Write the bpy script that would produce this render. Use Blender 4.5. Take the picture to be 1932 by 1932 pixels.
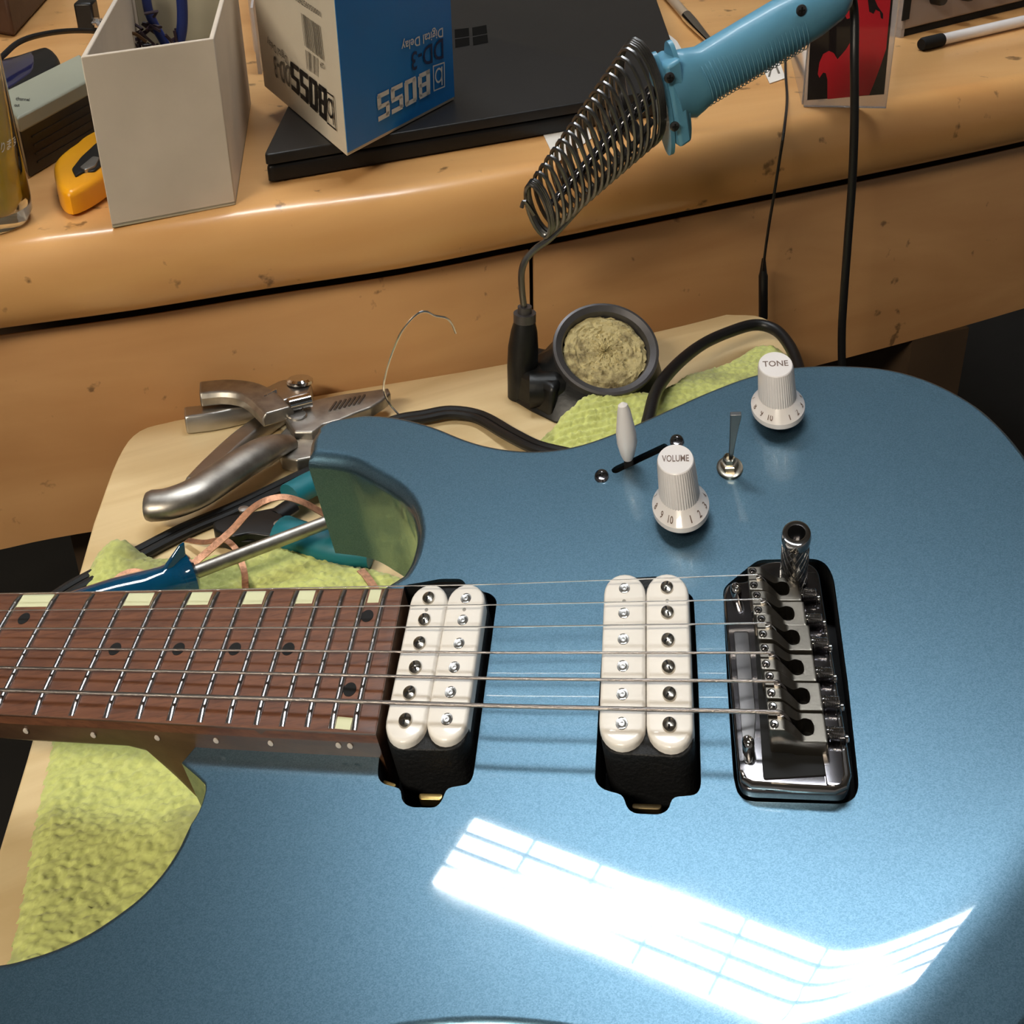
import bpy, bmesh, math, random
import numpy as np
random.seed(7)
rng = np.random.default_rng(11)
for o in list(bpy.data.objects):
    bpy.data.objects.remove(o)
SC = bpy.context.scene
COL = SC.collection
R = math.radians

# ------------------------------------------------------------------ camera
HC = 0.94                      # camera height above the floor
FPX = 2600.0                   # focal length in pixels of the 1932 frame
Wm = np.array([[0.9997286204563443, -0.023295609896602967, 0.0],
               [-0.012617909910718842, -0.5414962614876576, 0.8406084624510838],
               [-0.019582486817043675, -0.8403803385101509, -0.5416432523863144]])
CL = np.array([0.0, 0.0, HC])
cam_d = bpy.data.cameras.new('camera')
cam = bpy.data.objects.new('camera', cam_d)
COL.objects.link(cam)
cam_d.sensor_width = 36.0
cam_d.lens = 36.0 * FPX / 1932.0
cam_d.clip_start = 0.02
from mathutils import Matrix, Vector
xa, ya, za = Wm[:, 0], -Wm[:, 1], -Wm[:, 2]
cam.matrix_world = Matrix(((xa[0], ya[0], za[0], CL[0]), (xa[1], ya[1], za[1], CL[1]),
                           (xa[2], ya[2], za[2], CL[2]), (0, 0, 0, 1)))
SC.camera = cam
SC.view_settings.view_transform = 'Standard'
SC.view_settings.look = 'None'
SC.view_settings.gamma = 1
SC.view_settings.use_curve_mapping = False
SC.view_settings.exposure = 0.0

# ------------------------------------------------------------------ world and lights
LAMP_BRIGHT = 44.0             # emission of the louvred lamp seen in the guitar top
LAMP_WARM = 100.0               # emission of the lamp behind the camera
wd = bpy.data.worlds.new('room_air')
SC.world = wd
wd.use_nodes = True
wb = wd.node_tree.nodes['Background']
wb.inputs[0].default_value = (0.62, 0.56, 0.50, 1)
wb.inputs[1].default_value = 0.2

# ------------------------------------------------------------------ geometry helpers
def ray(px, py):
    return Wm @ np.array([(px - 966) / FPX, (py - 966) / FPX, 1.0])
def onz(px, py, z):
    v = ray(px, py)
    return CL + v * ((z - HC) / v[2])
def onpl(px, py, P, N):
    v = ray(px, py)
    return CL + v * (((np.array(P) - CL) @ N) / (v @ N))
def prj(P):
    c = Wm.T @ (np.array(P) - CL)
    return 966 + FPX * c[0] / c[2], 966 + FPX * c[1] / c[2]
def hz(P, py):
    """height to rise above P so that the top lands on image row py"""
    a, b = 0.0, 0.6
    for _ in range(40):
        m = (a + b) / 2
        if prj(P + np.array([0, 0, m]))[1] > py: a = m
        else: b = m
    return a
def nrm(v):
    v = np.array(v, float)
    return v / (np.linalg.norm(v) + 1e-15)
# the guitar's own frame: millimetres along the strings, across them and up from the body top
GO = np.array([0.08300004, 0.36364059, -0.28773660 + HC])
GX = np.array([0.00084363, -0.00018208, 0.00010970])
GE = np.array([0.00017170, 0.00084837, 0.00008766])
GY = 1.41572749 * GE - 0.15 * GX
GN = np.array([-0.14404562, -0.07281656, 0.98688835])
GZ = GN * 1.1e-3
ZS = 16.0                      # strings above the body top
def A(x, y, z=0.0):
    return GO + GX * x + GY * y + GZ * (z - ZS)
Ginv = np.linalg.inv(np.array([GX, GY, GZ]).T)
def PX(px, py, z=0.0):
    P = onpl(px, py, A(0, 0, z), GN)
    q = Ginv @ (P - GO)
    return (q[0], q[1])
def PXs(pts, z=0.0):
    return [PX(a, b, z) for a, b in pts]

def cr(pts, n=6, closed=False, corners=()):
    """Catmull-Rom through the points, the listed ones kept sharp"""
    P = [np.array(p, float) for p in pts]
    N = len(P)
    out = []
    rngi = range(N if closed else N - 1)
    for i in rngi:
        p1, p2 = P[i], P[(i + 1) % N]
        p0 = P[i - 1] if (closed or i > 0) else 2 * p1 - p2
        p3 = P[(i + 2) % N] if (closed or i + 2 < N) else 2 * p2 - p1
        if i in corners: p0 = 2 * p1 - p2
        if (i + 1) % N in corners: p3 = 2 * p2 - p1
        for k in range(n):
            t = k / n
            out.append(0.5 * ((2 * p1) + (-p0 + p2) * t + (2 * p0 - 5 * p1 + 4 * p2 - p3) * t * t + (-p0 + 3 * p1 - 3 * p2 + p3) * t ** 3))
    if not closed: out.append(P[-1])
    return out
def area2(p):
    return sum(p[i][0] * p[(i + 1) % len(p)][1] - p[(i + 1) % len(p)][0] * p[i][1] for i in range(len(p)))
def ccw(p):
    p = [np.array(q[:2], float) for q in p]
    return p if area2(p) > 0 else p[::-1]
def inset(p, r):
    """move a ccw ring inwards; r a number or one per point"""
    N = len(p); out = []
    for i in range(N):
        a, b, c = p[i - 1], p[i], p[(i + 1) % N]
        e1, e2 = nrm(b - a), nrm(c - b)
        n1, n2 = np.array([-e1[1], e1[0]]), np.array([-e2[1], e2[0]])
        m = n1 + n2
        m = m / max(m @ m / 2, 0.5)
        rr = r[i] if hasattr(r, '__len__') else r
        out.append(b + m * rr)
    return out
def rpoly(p, r, seg=5):
    """round the corners of a polygon"""
    p = [np.array(q[:2], float) for q in p]; N = len(p); out = []
    for i in range(N):
        a, b, c = p[i - 1], p[i], p[(i + 1) % N]
        rr = r[i] if hasattr(r, '__len__') else r
        d1 = min(rr, np.linalg.norm(a - b) * .48); d2 = min(rr, np.linalg.norm(c - b) * .48)
        s, e = b + nrm(a - b) * d1, b + nrm(c - b) * d2
        for k in range(seg + 1):
            t = k / seg
            out.append((1 - t) ** 2 * s + 2 * t * (1 - t) * b + t * t * e)
    return out
def circle(cx, cy, r, n=24, ry=None):
    ry = ry or r
    return [np.array([cx + r * math.cos(2 * math.pi * k / n), cy + ry * math.sin(2 * math.pi * k / n)]) for k in range(n)]
def stadium(p, q, w, n=10):
    p, q = np.array(p, float), np.array(q, float)
    u = nrm(q - p); v = np.array([-u[1], u[0]])
    out = []
    for k in range(n + 1):
        a = -math.pi / 2 + math.pi * k / n
        out.append(q + u * w * math.cos(a) + v * w * math.sin(a))
    for k in range(n + 1):
        a = math.pi / 2 + math.pi * k / n
        out.append(p + u * w * math.cos(a) + v * w * math.sin(a))
    return out

WL = {}                        # world location of every linked object
def tag(o, label=None, cat=None, group=None, kind=None):
    if label: o['label'] = label
    if cat: o['category'] = cat
    if group: o['group'] = group
    if kind: o['kind'] = kind
    return o
def thing(name, label, cat, loc, group=None):
    o = bpy.data.objects.new(name, None)
    COL.objects.link(o)
    o.location = loc
    o.empty_display_size = 0.01
    WL[o] = np.array(loc, float)
    return tag(o, label, cat, group)

class M:
    """collects vertices in world space and becomes one mesh object"""
    def __init__(s): s.v = []; s.f = []; s.sm = []
    def add(s, vs, fs, smooth=True):
        b = len(s.v)
        s.v += [tuple(map(float, v)) for v in vs]
        s.f += [tuple(b + i for i in f) for f in fs]
        s.sm += [smooth] * len(fs)
        return s
    def loft(s, rings, cap=True, closed=True, smooth=True):
        n = len(rings[0]); vs = [v for r in rings for v in r]; fs = []
        for i in range(len(rings) - 1):
            for k in range(n if closed else n - 1):
                a, b = i * n + k, i * n + (k + 1) % n
                fs.append((a, b, b + n, a + n))
        if cap:
            fs.append(tuple(range(n))[::-1])
            fs.append(tuple((len(rings) - 1) * n + k for k in range(n)))
        return s.add(vs, fs, smooth)
    def tube(s, path, r, seg=10, cap=True, flat=1.0, up=None):
        path = [np.array(p, float) for p in path]
        N = len(path)
        rr = r if hasattr(r, '__len__') else [r] * N
        rings = []; ref = np.array(up if up is not None else (0.13, 0.21, 0.97), float)
        prev = None
        for i in range(N):
            t = nrm(path[min(i + 1, N - 1)] - path[max(i - 1, 0)])
            if prev is None or up is not None:
                u = ref - t * (ref @ t)
                if np.linalg.norm(u) < 1e-3: u = np.array([1.0, 0, 0]) - t * t[0]
            else: u = prev - t * (prev @ t)
            u = nrm(u); prev = u; w = np.cross(t, u)
            rings.append([path[i] + u * rr[i] * flat * math.sin(2 * math.pi * k / seg) + w * rr[i] * math.cos(2 * math.pi * k / seg) for k in range(seg)])
        return s.loft(rings, cap)
    def lathe(s, prof, o, ax, seg=32, cap=True, ex=None, ey=None):
        """prof: (radius, height) pairs about ax from o; ex/ey override the radial axes"""
        ax = np.array(ax, float)
        if ex is None:
            a = nrm(ax); t = np.array([1.0, 0, 0]) if abs(a[0]) < .8 else np.array([0, 1.0, 0])
            ex = nrm(t - a * (t @ a)); ey = np.cross(a, ex)
        rings = [[np.array(o) + ax * h + ex * r * math.cos(2 * math.pi * k / seg) + ey * r * math.sin(2 * math.pi * k / seg) for k in range(seg)] for r, h in prof]
        return s.loft(rings, cap)
    def prism(s, bot, top, smooth=False):
        return s.loft([bot, top], True, True, smooth)
    def box(s, c, X, Y, Z):
        c, X, Y, Z = [np.array(q, float) for q in (c, X, Y, Z)]
        b = [c - X - Y, c + X - Y, c + X + Y, c - X + Y]
        return s.prism([p - Z for p in b], [p + Z for p in b])
    def build(s, name, mat, parent=None, loc=None, bevel=0, angle=35, wn=False, seg=2, subsurf=0):
        me = bpy.data.meshes.new(name)
        off = WL[parent] if parent is not None else np.array(loc if loc is not None else (0, 0, 0), float)
        me.from_pydata([tuple(np.array(v) - off) for v in s.v], [], s.f)
        me.polygons.foreach_set('use_smooth', s.sm)
        bm = bmesh.new(); bm.from_mesh(me)
        bmesh.ops.recalc_face_normals(bm, faces=bm.faces)
        bm.to_mesh(me); bm.free()
        try: me.set_sharp_from_angle(angle=R(angle))
        except Exception: pass
        for m in (mat if isinstance(mat, (list, tuple)) else [mat]): me.materials.append(m)
        o = bpy.data.objects.new(name, me)
        COL.objects.link(o)
        if parent is not None: o.parent = parent
        else: o.location = off
        WL[o] = off
        if subsurf:
            q = o.modifiers.new('subsurf', 'SUBSURF'); q.levels = q.render_levels = subsurf
        if bevel:
            q = o.modifiers.new('bevel', 'BEVEL'); q.width = bevel; q.segments = seg; q.limit_method = 'ANGLE'; q.angle_limit = R(40)
            q.harden_normals = False
        if wn:
            q = o.modifiers.new('wn', 'WEIGHTED_NORMAL'); q.keep_sharp = True
        return o

def slab(outer, ztop, zbot, mapf, holes=(), r=0.0, hdepth=None, grid=None, disp=None, seg=4):
    """plate from a 2-D outline: rounded upper edge, holes with walls, optional bent top. Returns an M"""
    outer = ccw(outer)
    rv = r if hasattr(r, '__len__') else [r] * len(outer)
    bm = bmesh.new()
    def ringv(p, z): return [bm.verts.new((q[0], q[1], z if not hasattr(z, '__len__') else z[i])) for i, q in enumerate(p)]
    N = len(outer)
    rings = [ringv(outer, zbot)]
    if max(rv) > 0:
        for k in range(seg + 1):
            a = math.pi / 2 * k / seg
            rings.append(ringv(inset(outer, [q * (1 - math.cos(a)) for q in rv]), [ztop - q * (1 - math.sin(a)) for q in rv]))
    else: rings.append(ringv(outer, ztop))
    for a, b in zip(rings[:-1], rings[1:]):
        for k in range(N):
            bm.faces.new((a[k], a[(k + 1) % N], b[(k + 1) % N], b[k]))
    es = [bm.edges.get((rings[-1][k], rings[-1][(k + 1) % N])) for k in range(N)]
    hd = hdepth if hdepth is not None else zbot
    low = []
    for h in holes:
        h = ccw(h); n = len(h)
        t = ringv(h, ztop); b = ringv(h, hd)
        for k in range(n):
            bm.faces.new((t[(k + 1) % n], t[k], b[k], b[(k + 1) % n]))
            es.append(bm.edges.get((t[k], t[(k + 1) % n])))
        low.append(b)
    bmesh.ops.triangle_fill(bm, use_beauty=True, use_dissolve=False, edges=es, normal=(0, 0, 1))
    # bottom
    eb = [bm.edges.get((rings[0][k], rings[0][(k + 1) % N])) for k in range(N)]
    if hdepth is None:
        for b in low: eb += [bm.edges.get((b[k], b[(k + 1) % len(b)])) for k in range(len(b))]
        bmesh.ops.triangle_fill(bm, use_beauty=True, use_dissolve=False, edges=eb, normal=(0, 0, -1))
    else:
        bmesh.ops.triangle_fill(bm, use_beauty=True, use_dissolve=False, edges=eb, normal=(0, 0, -1))
        for b in low:
            bmesh.ops.triangle_fill(bm, use_beauty=True, use_dissolve=False, edges=[bm.edges.get((b[k], b[(k + 1) % len(b)])) for k in range(len(b))], normal=(0, 0, 1))
    if grid:
        xs = [p[0] for p in outer]; ys = [p[1] for p in outer]
        for ax, lo, hi in ((0, min(xs), max(xs)), (1, min(ys), max(ys))):
            st = grid if not hasattr(grid, '__len__') else grid[ax]
            if not st: continue
            q = lo + st * .5
            while q < hi:
                co = [0, 0, 0]; co[ax] = q; no = [0, 0, 0]; no[ax] = 1
                bmesh.ops.bisect_plane(bm, geom=bm.verts[:] + bm.edges[:] + bm.faces[:], plane_co=co, plane_no=no)
                q += st
    m = M()
    bm.verts.ensure_lookup_table(); bm.verts.index_update()
    vs = []
    for v in bm.verts:
        z = v.co.z
        if disp: z += disp(v.co.x, v.co.y, z)
        vs.append(mapf(v.co.x, v.co.y, z))
    m.add(vs, [tuple(v.index for v in f.verts) for f in bm.faces])
    bm.free()
    return m
def flat(z0):                  # mapping for plates that lie in the horizontal plane at z0 (metres)
    return lambda x, y, z: np.array([x, y, z0 + z])
def Zp(pts, z): return [onz(a, b, z)[:2] for a, b in pts]

def text2d(s, font=None, size=1.0):
    cu = bpy.data.curves.new('t', 'FONT'); cu.body = s; cu.size = size; cu.resolution_u = 3; cu.offset = .012
    o = bpy.data.objects.new('t', cu); COL.objects.link(o)
    bpy.context.view_layer.update()
    dg = bpy.context.evaluated_depsgraph_get()
    me = bpy.data.meshes.new_from_object(o.evaluated_get(dg))
    v = [(q.co.x, q.co.y) for q in me.vertices]; f = [tuple(p.vertices) for p in me.polygons]
    bpy.data.objects.remove(o); bpy.data.curves.remove(cu); bpy.data.meshes.remove(me)
    return v, f
def textfit(s, x0, y0, x1, y1):
    v, f = text2d(s)
    if not v: return [], []
    a = np.array(v); lo, hi = a.min(0), a.max(0)
    return [(x0 + (q[0] - lo[0]) / (hi[0] - lo[0]) * (x1 - x0), y0 + (q[1] - lo[1]) / (hi[1] - lo[1]) * (y1 - y0)) for q in v], f

# ------------------------------------------------------------------ materials
def hexc(r, g, b):
    f = lambda c: (c / 255 / 12.92) if c / 255 <= .04045 else ((c / 255 + .055) / 1.055) ** 2.4
    return (f(r), f(g), f(b), 1)
def mat(name, col, rough=.5, metal=0, coat=0, coatr=.03, trans=0, ior=1.45, spec=.5, alpha=1, noise=None, bump=None, emit=None, sheen=0):
    """noise=(scale,amount[,second colour]), bump=(scale,strength,distance)"""
    m = bpy.data.materials.new(name); m.use_nodes = True
    nt = m.node_tree; b = nt.nodes['Principled BSDF']
    col = col if len(col) == 4 else (*col, 1)
    b.inputs['Base Color'].default_value = col
    b.inputs['Roughness'].default_value = rough; b.inputs['Metallic'].default_value = metal
    b.inputs['Coat Weight'].default_value = coat; b.inputs['Coat Roughness'].default_value = coatr
    b.inputs['Transmission Weight'].default_value = trans; b.inputs['IOR'].default_value = ior
    b.inputs['Specular IOR Level'].default_value = spec; b.inputs['Alpha'].default_value = alpha
    b.inputs['Sheen Weight'].default_value = sheen
    if emit: b.inputs['Emission Color'].default_value = emit[0]; b.inputs['Emission Strength'].default_value = emit[1]
    tc = nt.nodes.new('ShaderNodeTexCoord')
    if noise:
        n = nt.nodes.new('ShaderNodeTexNoise'); n.inputs['Scale'].default_value = noise[0]; n.inputs['Detail'].default_value = 5
        nt.links.new(tc.outputs['Object'], n.inputs['Vector'])
        mx = nt.nodes.new('ShaderNodeMix'); mx.data_type = 'RGBA'
        c2 = noise[2] if len(noise) > 2 else tuple(c * (1 - noise[1]) for c in col[:3]) + (1,)
        mx.inputs['A'].default_value = col; mx.inputs['B'].default_value = c2
        rp = nt.nodes.new('ShaderNodeMapRange'); rp.inputs[1].default_value = .4; rp.inputs[2].default_value = .7
        nt.links.new(n.outputs['Fac'], rp.inputs[0]); nt.links.new(rp.outputs[0], mx.inputs['Factor'])
        nt.links.new(mx.outputs['Result'], b.inputs['Base Color'])
    if bump:
        n = nt.nodes.new('ShaderNodeTexNoise'); n.inputs['Scale'].default_value = bump[0]; n.inputs['Detail'].default_value = 3
        nt.links.new(tc.outputs['Object'], n.inputs['Vector'])
        bp = nt.nodes.new('ShaderNodeBump'); bp.inputs['Strength'].default_value = bump[1]; bp.inputs['Distance'].default_value = bump[2]
        nt.links.new(n.outputs['Fac'], bp.inputs['Height']); nt.links.new(bp.outputs[0], b.inputs['Normal'])
    return m
def wood(name, c1, c2, ang, stretch=14, scale=9, rough=.35, coat=.3, spots=None, vert=False, dirt=None, pores=0):
    """grain runs along the direction at angle ang in the ground plane"""
    m = bpy.data.materials.new(name); m.use_nodes = True
    nt = m.node_tree; b = nt.nodes['Principled BSDF']; L = nt.links.new
    tc = nt.nodes.new('ShaderNodeTexCoord')
    mp = nt.nodes.new('ShaderNodeMapping'); mp.inputs['Rotation'].default_value = (0, 0, -ang)
    L(tc.outputs['Object'], mp.inputs['Vector'])
    m2 = nt.nodes.new('ShaderNodeMapping'); m2.inputs['Scale'].default_value = (1, stretch, stretch)
    L(mp.outputs[0], m2.inputs['Vector'])
    n = nt.nodes.new('ShaderNodeTexNoise'); n.inputs['Scale'].default_value = scale; n.inputs['Detail'].default_value = 6; n.inputs['Distortion'].default_value = .6
    L(m2.outputs[0], n.inputs['Vector'])
    big = nt.nodes.new('ShaderNodeTexNoise'); big.inputs['Scale'].default_value = 5; big.inputs['Detail'].default_value = 2
    L(mp.outputs[0], big.inputs['Vector'])
    ad = nt.nodes.new('ShaderNodeMath'); ad.operation = 'MULTIPLY_ADD'; ad.inputs[1].default_value = .55
    L(n.outputs['Fac'], ad.inputs[0])
    hb = nt.nodes.new('ShaderNodeMath'); hb.operation = 'MULTIPLY'; hb.inputs[1].default_value = .45
    L(big.outputs['Fac'], hb.inputs[0]); L(hb.outputs[0], ad.inputs[2])
    cp = nt.nodes.new('ShaderNodeValToRGB'); cp.color_ramp.elements[0].position = .38; cp.color_ramp.elements[1].position = .62
    cp.color_ramp.elements[0].color = c2; cp.color_ramp.elements[1].color = c1
    L(ad.outputs[0], cp.inputs[0]); out = cp.outputs[0]
    if pores:
        m3 = nt.nodes.new('ShaderNodeMapping'); m3.inputs['Scale'].default_value = (6, 120, 120)
        L(mp.outputs[0], m3.inputs['Vector'])
        n3 = nt.nodes.new('ShaderNodeTexNoise'); n3.inputs['Scale'].default_value = 14; n3.inputs['Detail'].default_value = 3
        L(m3.outputs[0], n3.inputs['Vector'])
        r3 = nt.nodes.new('ShaderNodeMapRange'); r3.inputs[1].default_value = .55; r3.inputs[2].default_value = .75; r3.inputs[4].default_value = pores
        L(n3.outputs['Fac'], r3.inputs[0])
        x3 = nt.nodes.new('ShaderNodeMix'); x3.data_type = 'RGBA'; x3.inputs['B'].default_value = tuple(c * .3 for c in c2[:3]) + (1,)
        L(r3.outputs[0], x3.inputs['Factor']); L(out, x3.inputs['A']); out = x3.outputs['Result']
    if spots:
        v = nt.nodes.new('ShaderNodeTexNoise'); v.inputs['Scale'].default_value = spots[0]; v.inputs['Detail'].default_value = 4
        L(mp.outputs[0], v.inputs['Vector'])
        rp = nt.nodes.new('ShaderNodeMapRange'); rp.inputs[1].default_value = spots[1]; rp.inputs[2].default_value = spots[1] + .06; rp.inputs[4].default_value = .8
        L(v.outputs['Fac'], rp.inputs[0])
        mx = nt.nodes.new('ShaderNodeMix'); mx.data_type = 'RGBA'; mx.inputs['B'].default_value = tuple(c * .25 for c in c2[:3]) + (1,)
        L(rp.outputs[0], mx.inputs['Factor']); L(out, mx.inputs['A']); out = mx.outputs['Result']
    L(out, b.inputs['Base Color'])
    b.inputs['Roughness'].default_value = rough; b.inputs['Coat Weight'].default_value = coat; b.inputs['Coat Roughness'].default_value = .18
    return m

MAT = {}
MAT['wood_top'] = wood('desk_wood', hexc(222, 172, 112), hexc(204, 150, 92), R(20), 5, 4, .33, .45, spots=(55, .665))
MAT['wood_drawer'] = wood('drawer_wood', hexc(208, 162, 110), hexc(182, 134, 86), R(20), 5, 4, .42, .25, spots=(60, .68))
MAT['maple'] = wood('board_maple', hexc(226, 204, 160), hexc(206, 180, 134), R(30), 9, 6, .45, .1)
MAT['dark'] = mat('dark_wood', hexc(70, 52, 34), .7, noise=(8, .4))
MAT['floor'] = mat('floor_dark', hexc(28, 26, 24), .7, noise=(5, .5))
MAT['wall'] = mat('wall_paint', hexc(150, 140, 125), .8, noise=(3, .1))
MAT['ceil'] = mat('ceiling_paint', hexc(150, 148, 142), .85, noise=(3, .1))
MAT['lampbody'] = mat('lamp_enamel', hexc(190, 190, 190), .4, noise=(20, .05))
MAT['glow'] = mat('lamp_glow', (1, 1, 1), .5, emit=((0.93, 0.97, 1.0, 1), LAMP_BRIGHT))
MAT['glow2'] = mat('lamp_glow_warm', (1, 1, 1), .5, emit=((1.0, 0.89, 0.72, 1), LAMP_WARM))
MAT['black'] = mat('black_plastic', hexc(16, 16, 17), .38, noise=(40, .2), bump=(300, .1, .0003))
MAT['matblack'] = mat('matte_black', hexc(10, 10, 11), .8, noise=(60, .3))
MAT['rubber'] = mat('cable_rubber', hexc(20, 20, 21), .42, noise=(80, .2), bump=(900, .15, .0003))
MAT['chrome'] = mat('chrome', (0.72, 0.71, 0.72, 1), .09, 1, noise=(30, .12))
MAT['nickel'] = mat('satin_nickel', (0.50, 0.48, 0.45, 1), .34, 1, noise=(60, .15), bump=(500, .1, .0002))
MAT['darkchrome'] = mat('smoked_chrome', (0.30, 0.29, 0.31, 1), .12, 1, noise=(30, .2))
MAT['steel'] = mat('worn_steel', (0.42, 0.39, 0.35, 1), .42, 1, noise=(90, .35), bump=(400, .2, .0003))
MAT['gunmetal'] = mat('gunmetal_wire', (0.20, 0.20, 0.20, 1), .33, 1, noise=(60, .3))
MAT['wound'] = mat('wound_string', (0.30, 0.27, 0.255, 1), .3, 1, noise=(200, .2), bump=(2500, .5, .0003))
MAT['plain'] = mat('plain_string', (0.92, 0.92, 0.92, 1), .2, 1, noise=(200, .1))
MAT['white'] = mat('white_plastic', hexc(226, 222, 222), .28, coat=.4, noise=(30, .03))
MAT['bobbin'] = mat('ivory_white_plastic', hexc(234, 229, 222), .3, coat=.3, noise=(30, .03))
MAT['ink'] = mat('gold_grey_ink', hexc(110, 90, 80), .5, noise=(300, .2))
MAT['blackink'] = mat('black_ink', hexc(22, 20, 20), .5, noise=(100, .2))
MAT['brass'] = mat('brass', (0.62, 0.43, 0.16, 1), .3, 1, noise=(50, .25))

# ------------------------------------------------------------------ key heights and planes
ZB = HC - 0.424                # maple board
# drawer front: vertical plane just behind the board's far edge
pa, pb = onz(330, 792, ZB), onz(1400, 587, ZB)
DD = nrm([pb[0] - pa[0], pb[1] - pa[1], 0]); DN = np.array([-DD[1], DD[0], 0])
FP = pa + DN * 0.012
ZG = onpl(966, 455, FP, DN)[2]            # bottom of the desk top
ZD = ZG + 0.054                           # desk surface
ZL = onpl(966, 838, FP, DN)[2]            # bottom of the drawers

def struct(name, m, mt):
    o = m.build(name, mt); o['kind'] = 'structure'; return o
m = M(); m.box((0, .7, -.02), (3, 0, 0), (0, 3.1, 0), (0, 0, .02)); struct('floor', m, MAT['floor'])
m = M(); m.box((0, 2.9, 1.25), (3, 0, 0), (0, .05, 0), (0, 0, 1.3)); struct('wall_back', m, MAT['wall'])
m = M(); m.box((0, .7, 2.57), (3, 0, 0), (0, 3.1, 0), (0, 0, .02)); struct('ceiling', m, MAT['ceil'])

def lamp(p, q, w, mt, label, nc, z=2.39, lines=3, drop=.0):
    p, q = np.array([*p, z]), np.array([*q, z]); c = (p + q) / 2; u = nrm(q - p); v = np.array([-u[1], u[0], 0]); L = np.linalg.norm(q - p) / 2
    t = thing('ceiling_lamp', label, 'lamp', c)
    m = M(); m.box(c + [0, 0, .075], u * (L + .02), v * (w / 2 + .02), (0, 0, .06)); m.build('housing', MAT['lampbody'], t)
    m = M(); m.box(c + [0, 0, .008], u * L, v * w / 2, (0, 0, .006)); m.build('diffuser', mt, t)
    m = M()
    for k in range(lines):
        m.box(c + v * w * ((k + 1) / (lines + 1) - .5), u * L, v * .0022, (0, 0, .012))
    for k in range(1, nc):
        m.box(c + u * L * (2 * k / nc - 1), u * .0012, v * w / 2, (0, 0, .007))
    m.build('louver', MAT['ceil'], t)
lamp((-.63, 1.635), (.47, .875), .152, MAT['glow'], 'louvred ceiling lamp whose long reflection lies on the blue guitar top', 9)
lamp((-1.9, -1.15), (-.7, -1.35), .30, MAT['glow2'], 'ceiling lamp behind the camera lighting the drawer fronts', 6)

# ------------------------------------------------------------------ desk
desk = thing('desk', 'honey coloured wooden desk with rounded front edge and drawers', 'desk', (0.1, 1.3, 0))
edge_px = [(-260, 650), (-120, 631), (0, 611), (250, 577), (500, 537), (750, 499), (966, 457), (1200, 409), (1430, 363), (1700, 309), (1932, 259), (2200, 196), (2400, 148)]
front = cr([onz(a, b, ZG) for a, b in edge_px], 4)
prof = []                      # bullnose cross-section: (outwards, up)
rt = ZD - ZG
for k in range(15):
    a = -math.pi / 2 + math.pi * k / 14
    prof.append((0.018 * math.copysign(abs(math.cos(a)) ** .8, math.cos(a)) + .003, rt / 2 + rt / 2 * math.sin(a)))
prof = [(-.02, 0.0)] + prof + [(-0.02, rt), (-.05, rt)]
def off(i):
    t = nrm(front[min(i + 1, len(front) - 1)] - front[max(i - 1, 0)]); return np.array([t[1], -t[0], 0])
m = M()
rings = [[front[i] + off(i) * a + np.array([0, 0, b]) for a, b in prof] for i in range(len(front))]
m.loft(rings, False, False)
bk = [r[-1] for r in rings]
far = [p + DN * .75 for p in bk]
m.loft([bk, far], False, False)
m.loft([[p - np.array([0, 0, rt]) for p in bk], [p - np.array([0, 0, rt]) for p in far]], False, False)
m.build('desk_top', MAT['wood_top'], desk, angle=60)
# drawers (bowed like the edge)
def dfront(s0, s1, name):
    """from image column s0 to s1 along the front"""
    pts = [front[i] - off(i) * .001 for i in range(len(front)) if s0 <= prj(front[i])[0] <= s1]
    def atx(s):
        for i in range(len(front) - 1):
            x0, x1 = prj(front[i])[0], prj(front[i + 1])[0]
            if x0 <= s <= x1:
                t = (s - x0) / (x1 - x0); return front[i] * (1 - t) + front[i + 1] * t - off(i) * .001
    pts = [atx(s0)] + pts + [atx(s1)]
    m = M(); gap = .0085
    rr = [[p * [1, 1, 0] + [0, 0, ZG - gap] for p in pts], [p * [1, 1, 0] + [0, 0, ZL] for p in pts]]
    outr = []
    for p in pts:
        q = p * np.array([1, 1, 0]); B = DN * .0022
        outr.append([q + [0, 0, ZL], q + [0, 0, ZG - gap - .002], q + DN * .001 + [0, 0, ZG - gap], q + B + [0, 0, ZG - gap], q + B + [0, 0, ZL]])
    m.loft(outr, True, True)
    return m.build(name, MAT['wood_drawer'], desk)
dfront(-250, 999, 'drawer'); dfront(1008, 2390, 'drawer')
# the gap behind the drawers and the carcass
m = M(); bp = [front[i] + DN * .03 for i in (0, -1)]
c = (bp[0] + bp[1]) / 2; hl = np.linalg.norm(bp[1] - bp[0]) / 2; ud = nrm(bp[1] - bp[0])
m.box(c * [1, 1, 0] + [0, 0, (ZG + ZL) / 2 + .004] + DN * .1, ud * hl, np.array([-ud[1], ud[0], 0]) * .06, (0, 0, (ZG - ZL) / 2 - .005)); m.build('carcass', MAT['dark'], desk)
def leg(px, w, dep, nm):
    P = onpl(px, 760, FP, DN) * [1, 1, 0] + DN * (.03 + dep)
    m = M(); m.box(P + [0, 0, ZL / 2], DD * w, DN * dep, (0, 0, ZL / 2)); m.build(nm, MAT['dark'], desk)
leg(1800, .028, .25, 'side_panel'); leg(100, .008, .25, 'side_panel')

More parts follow.
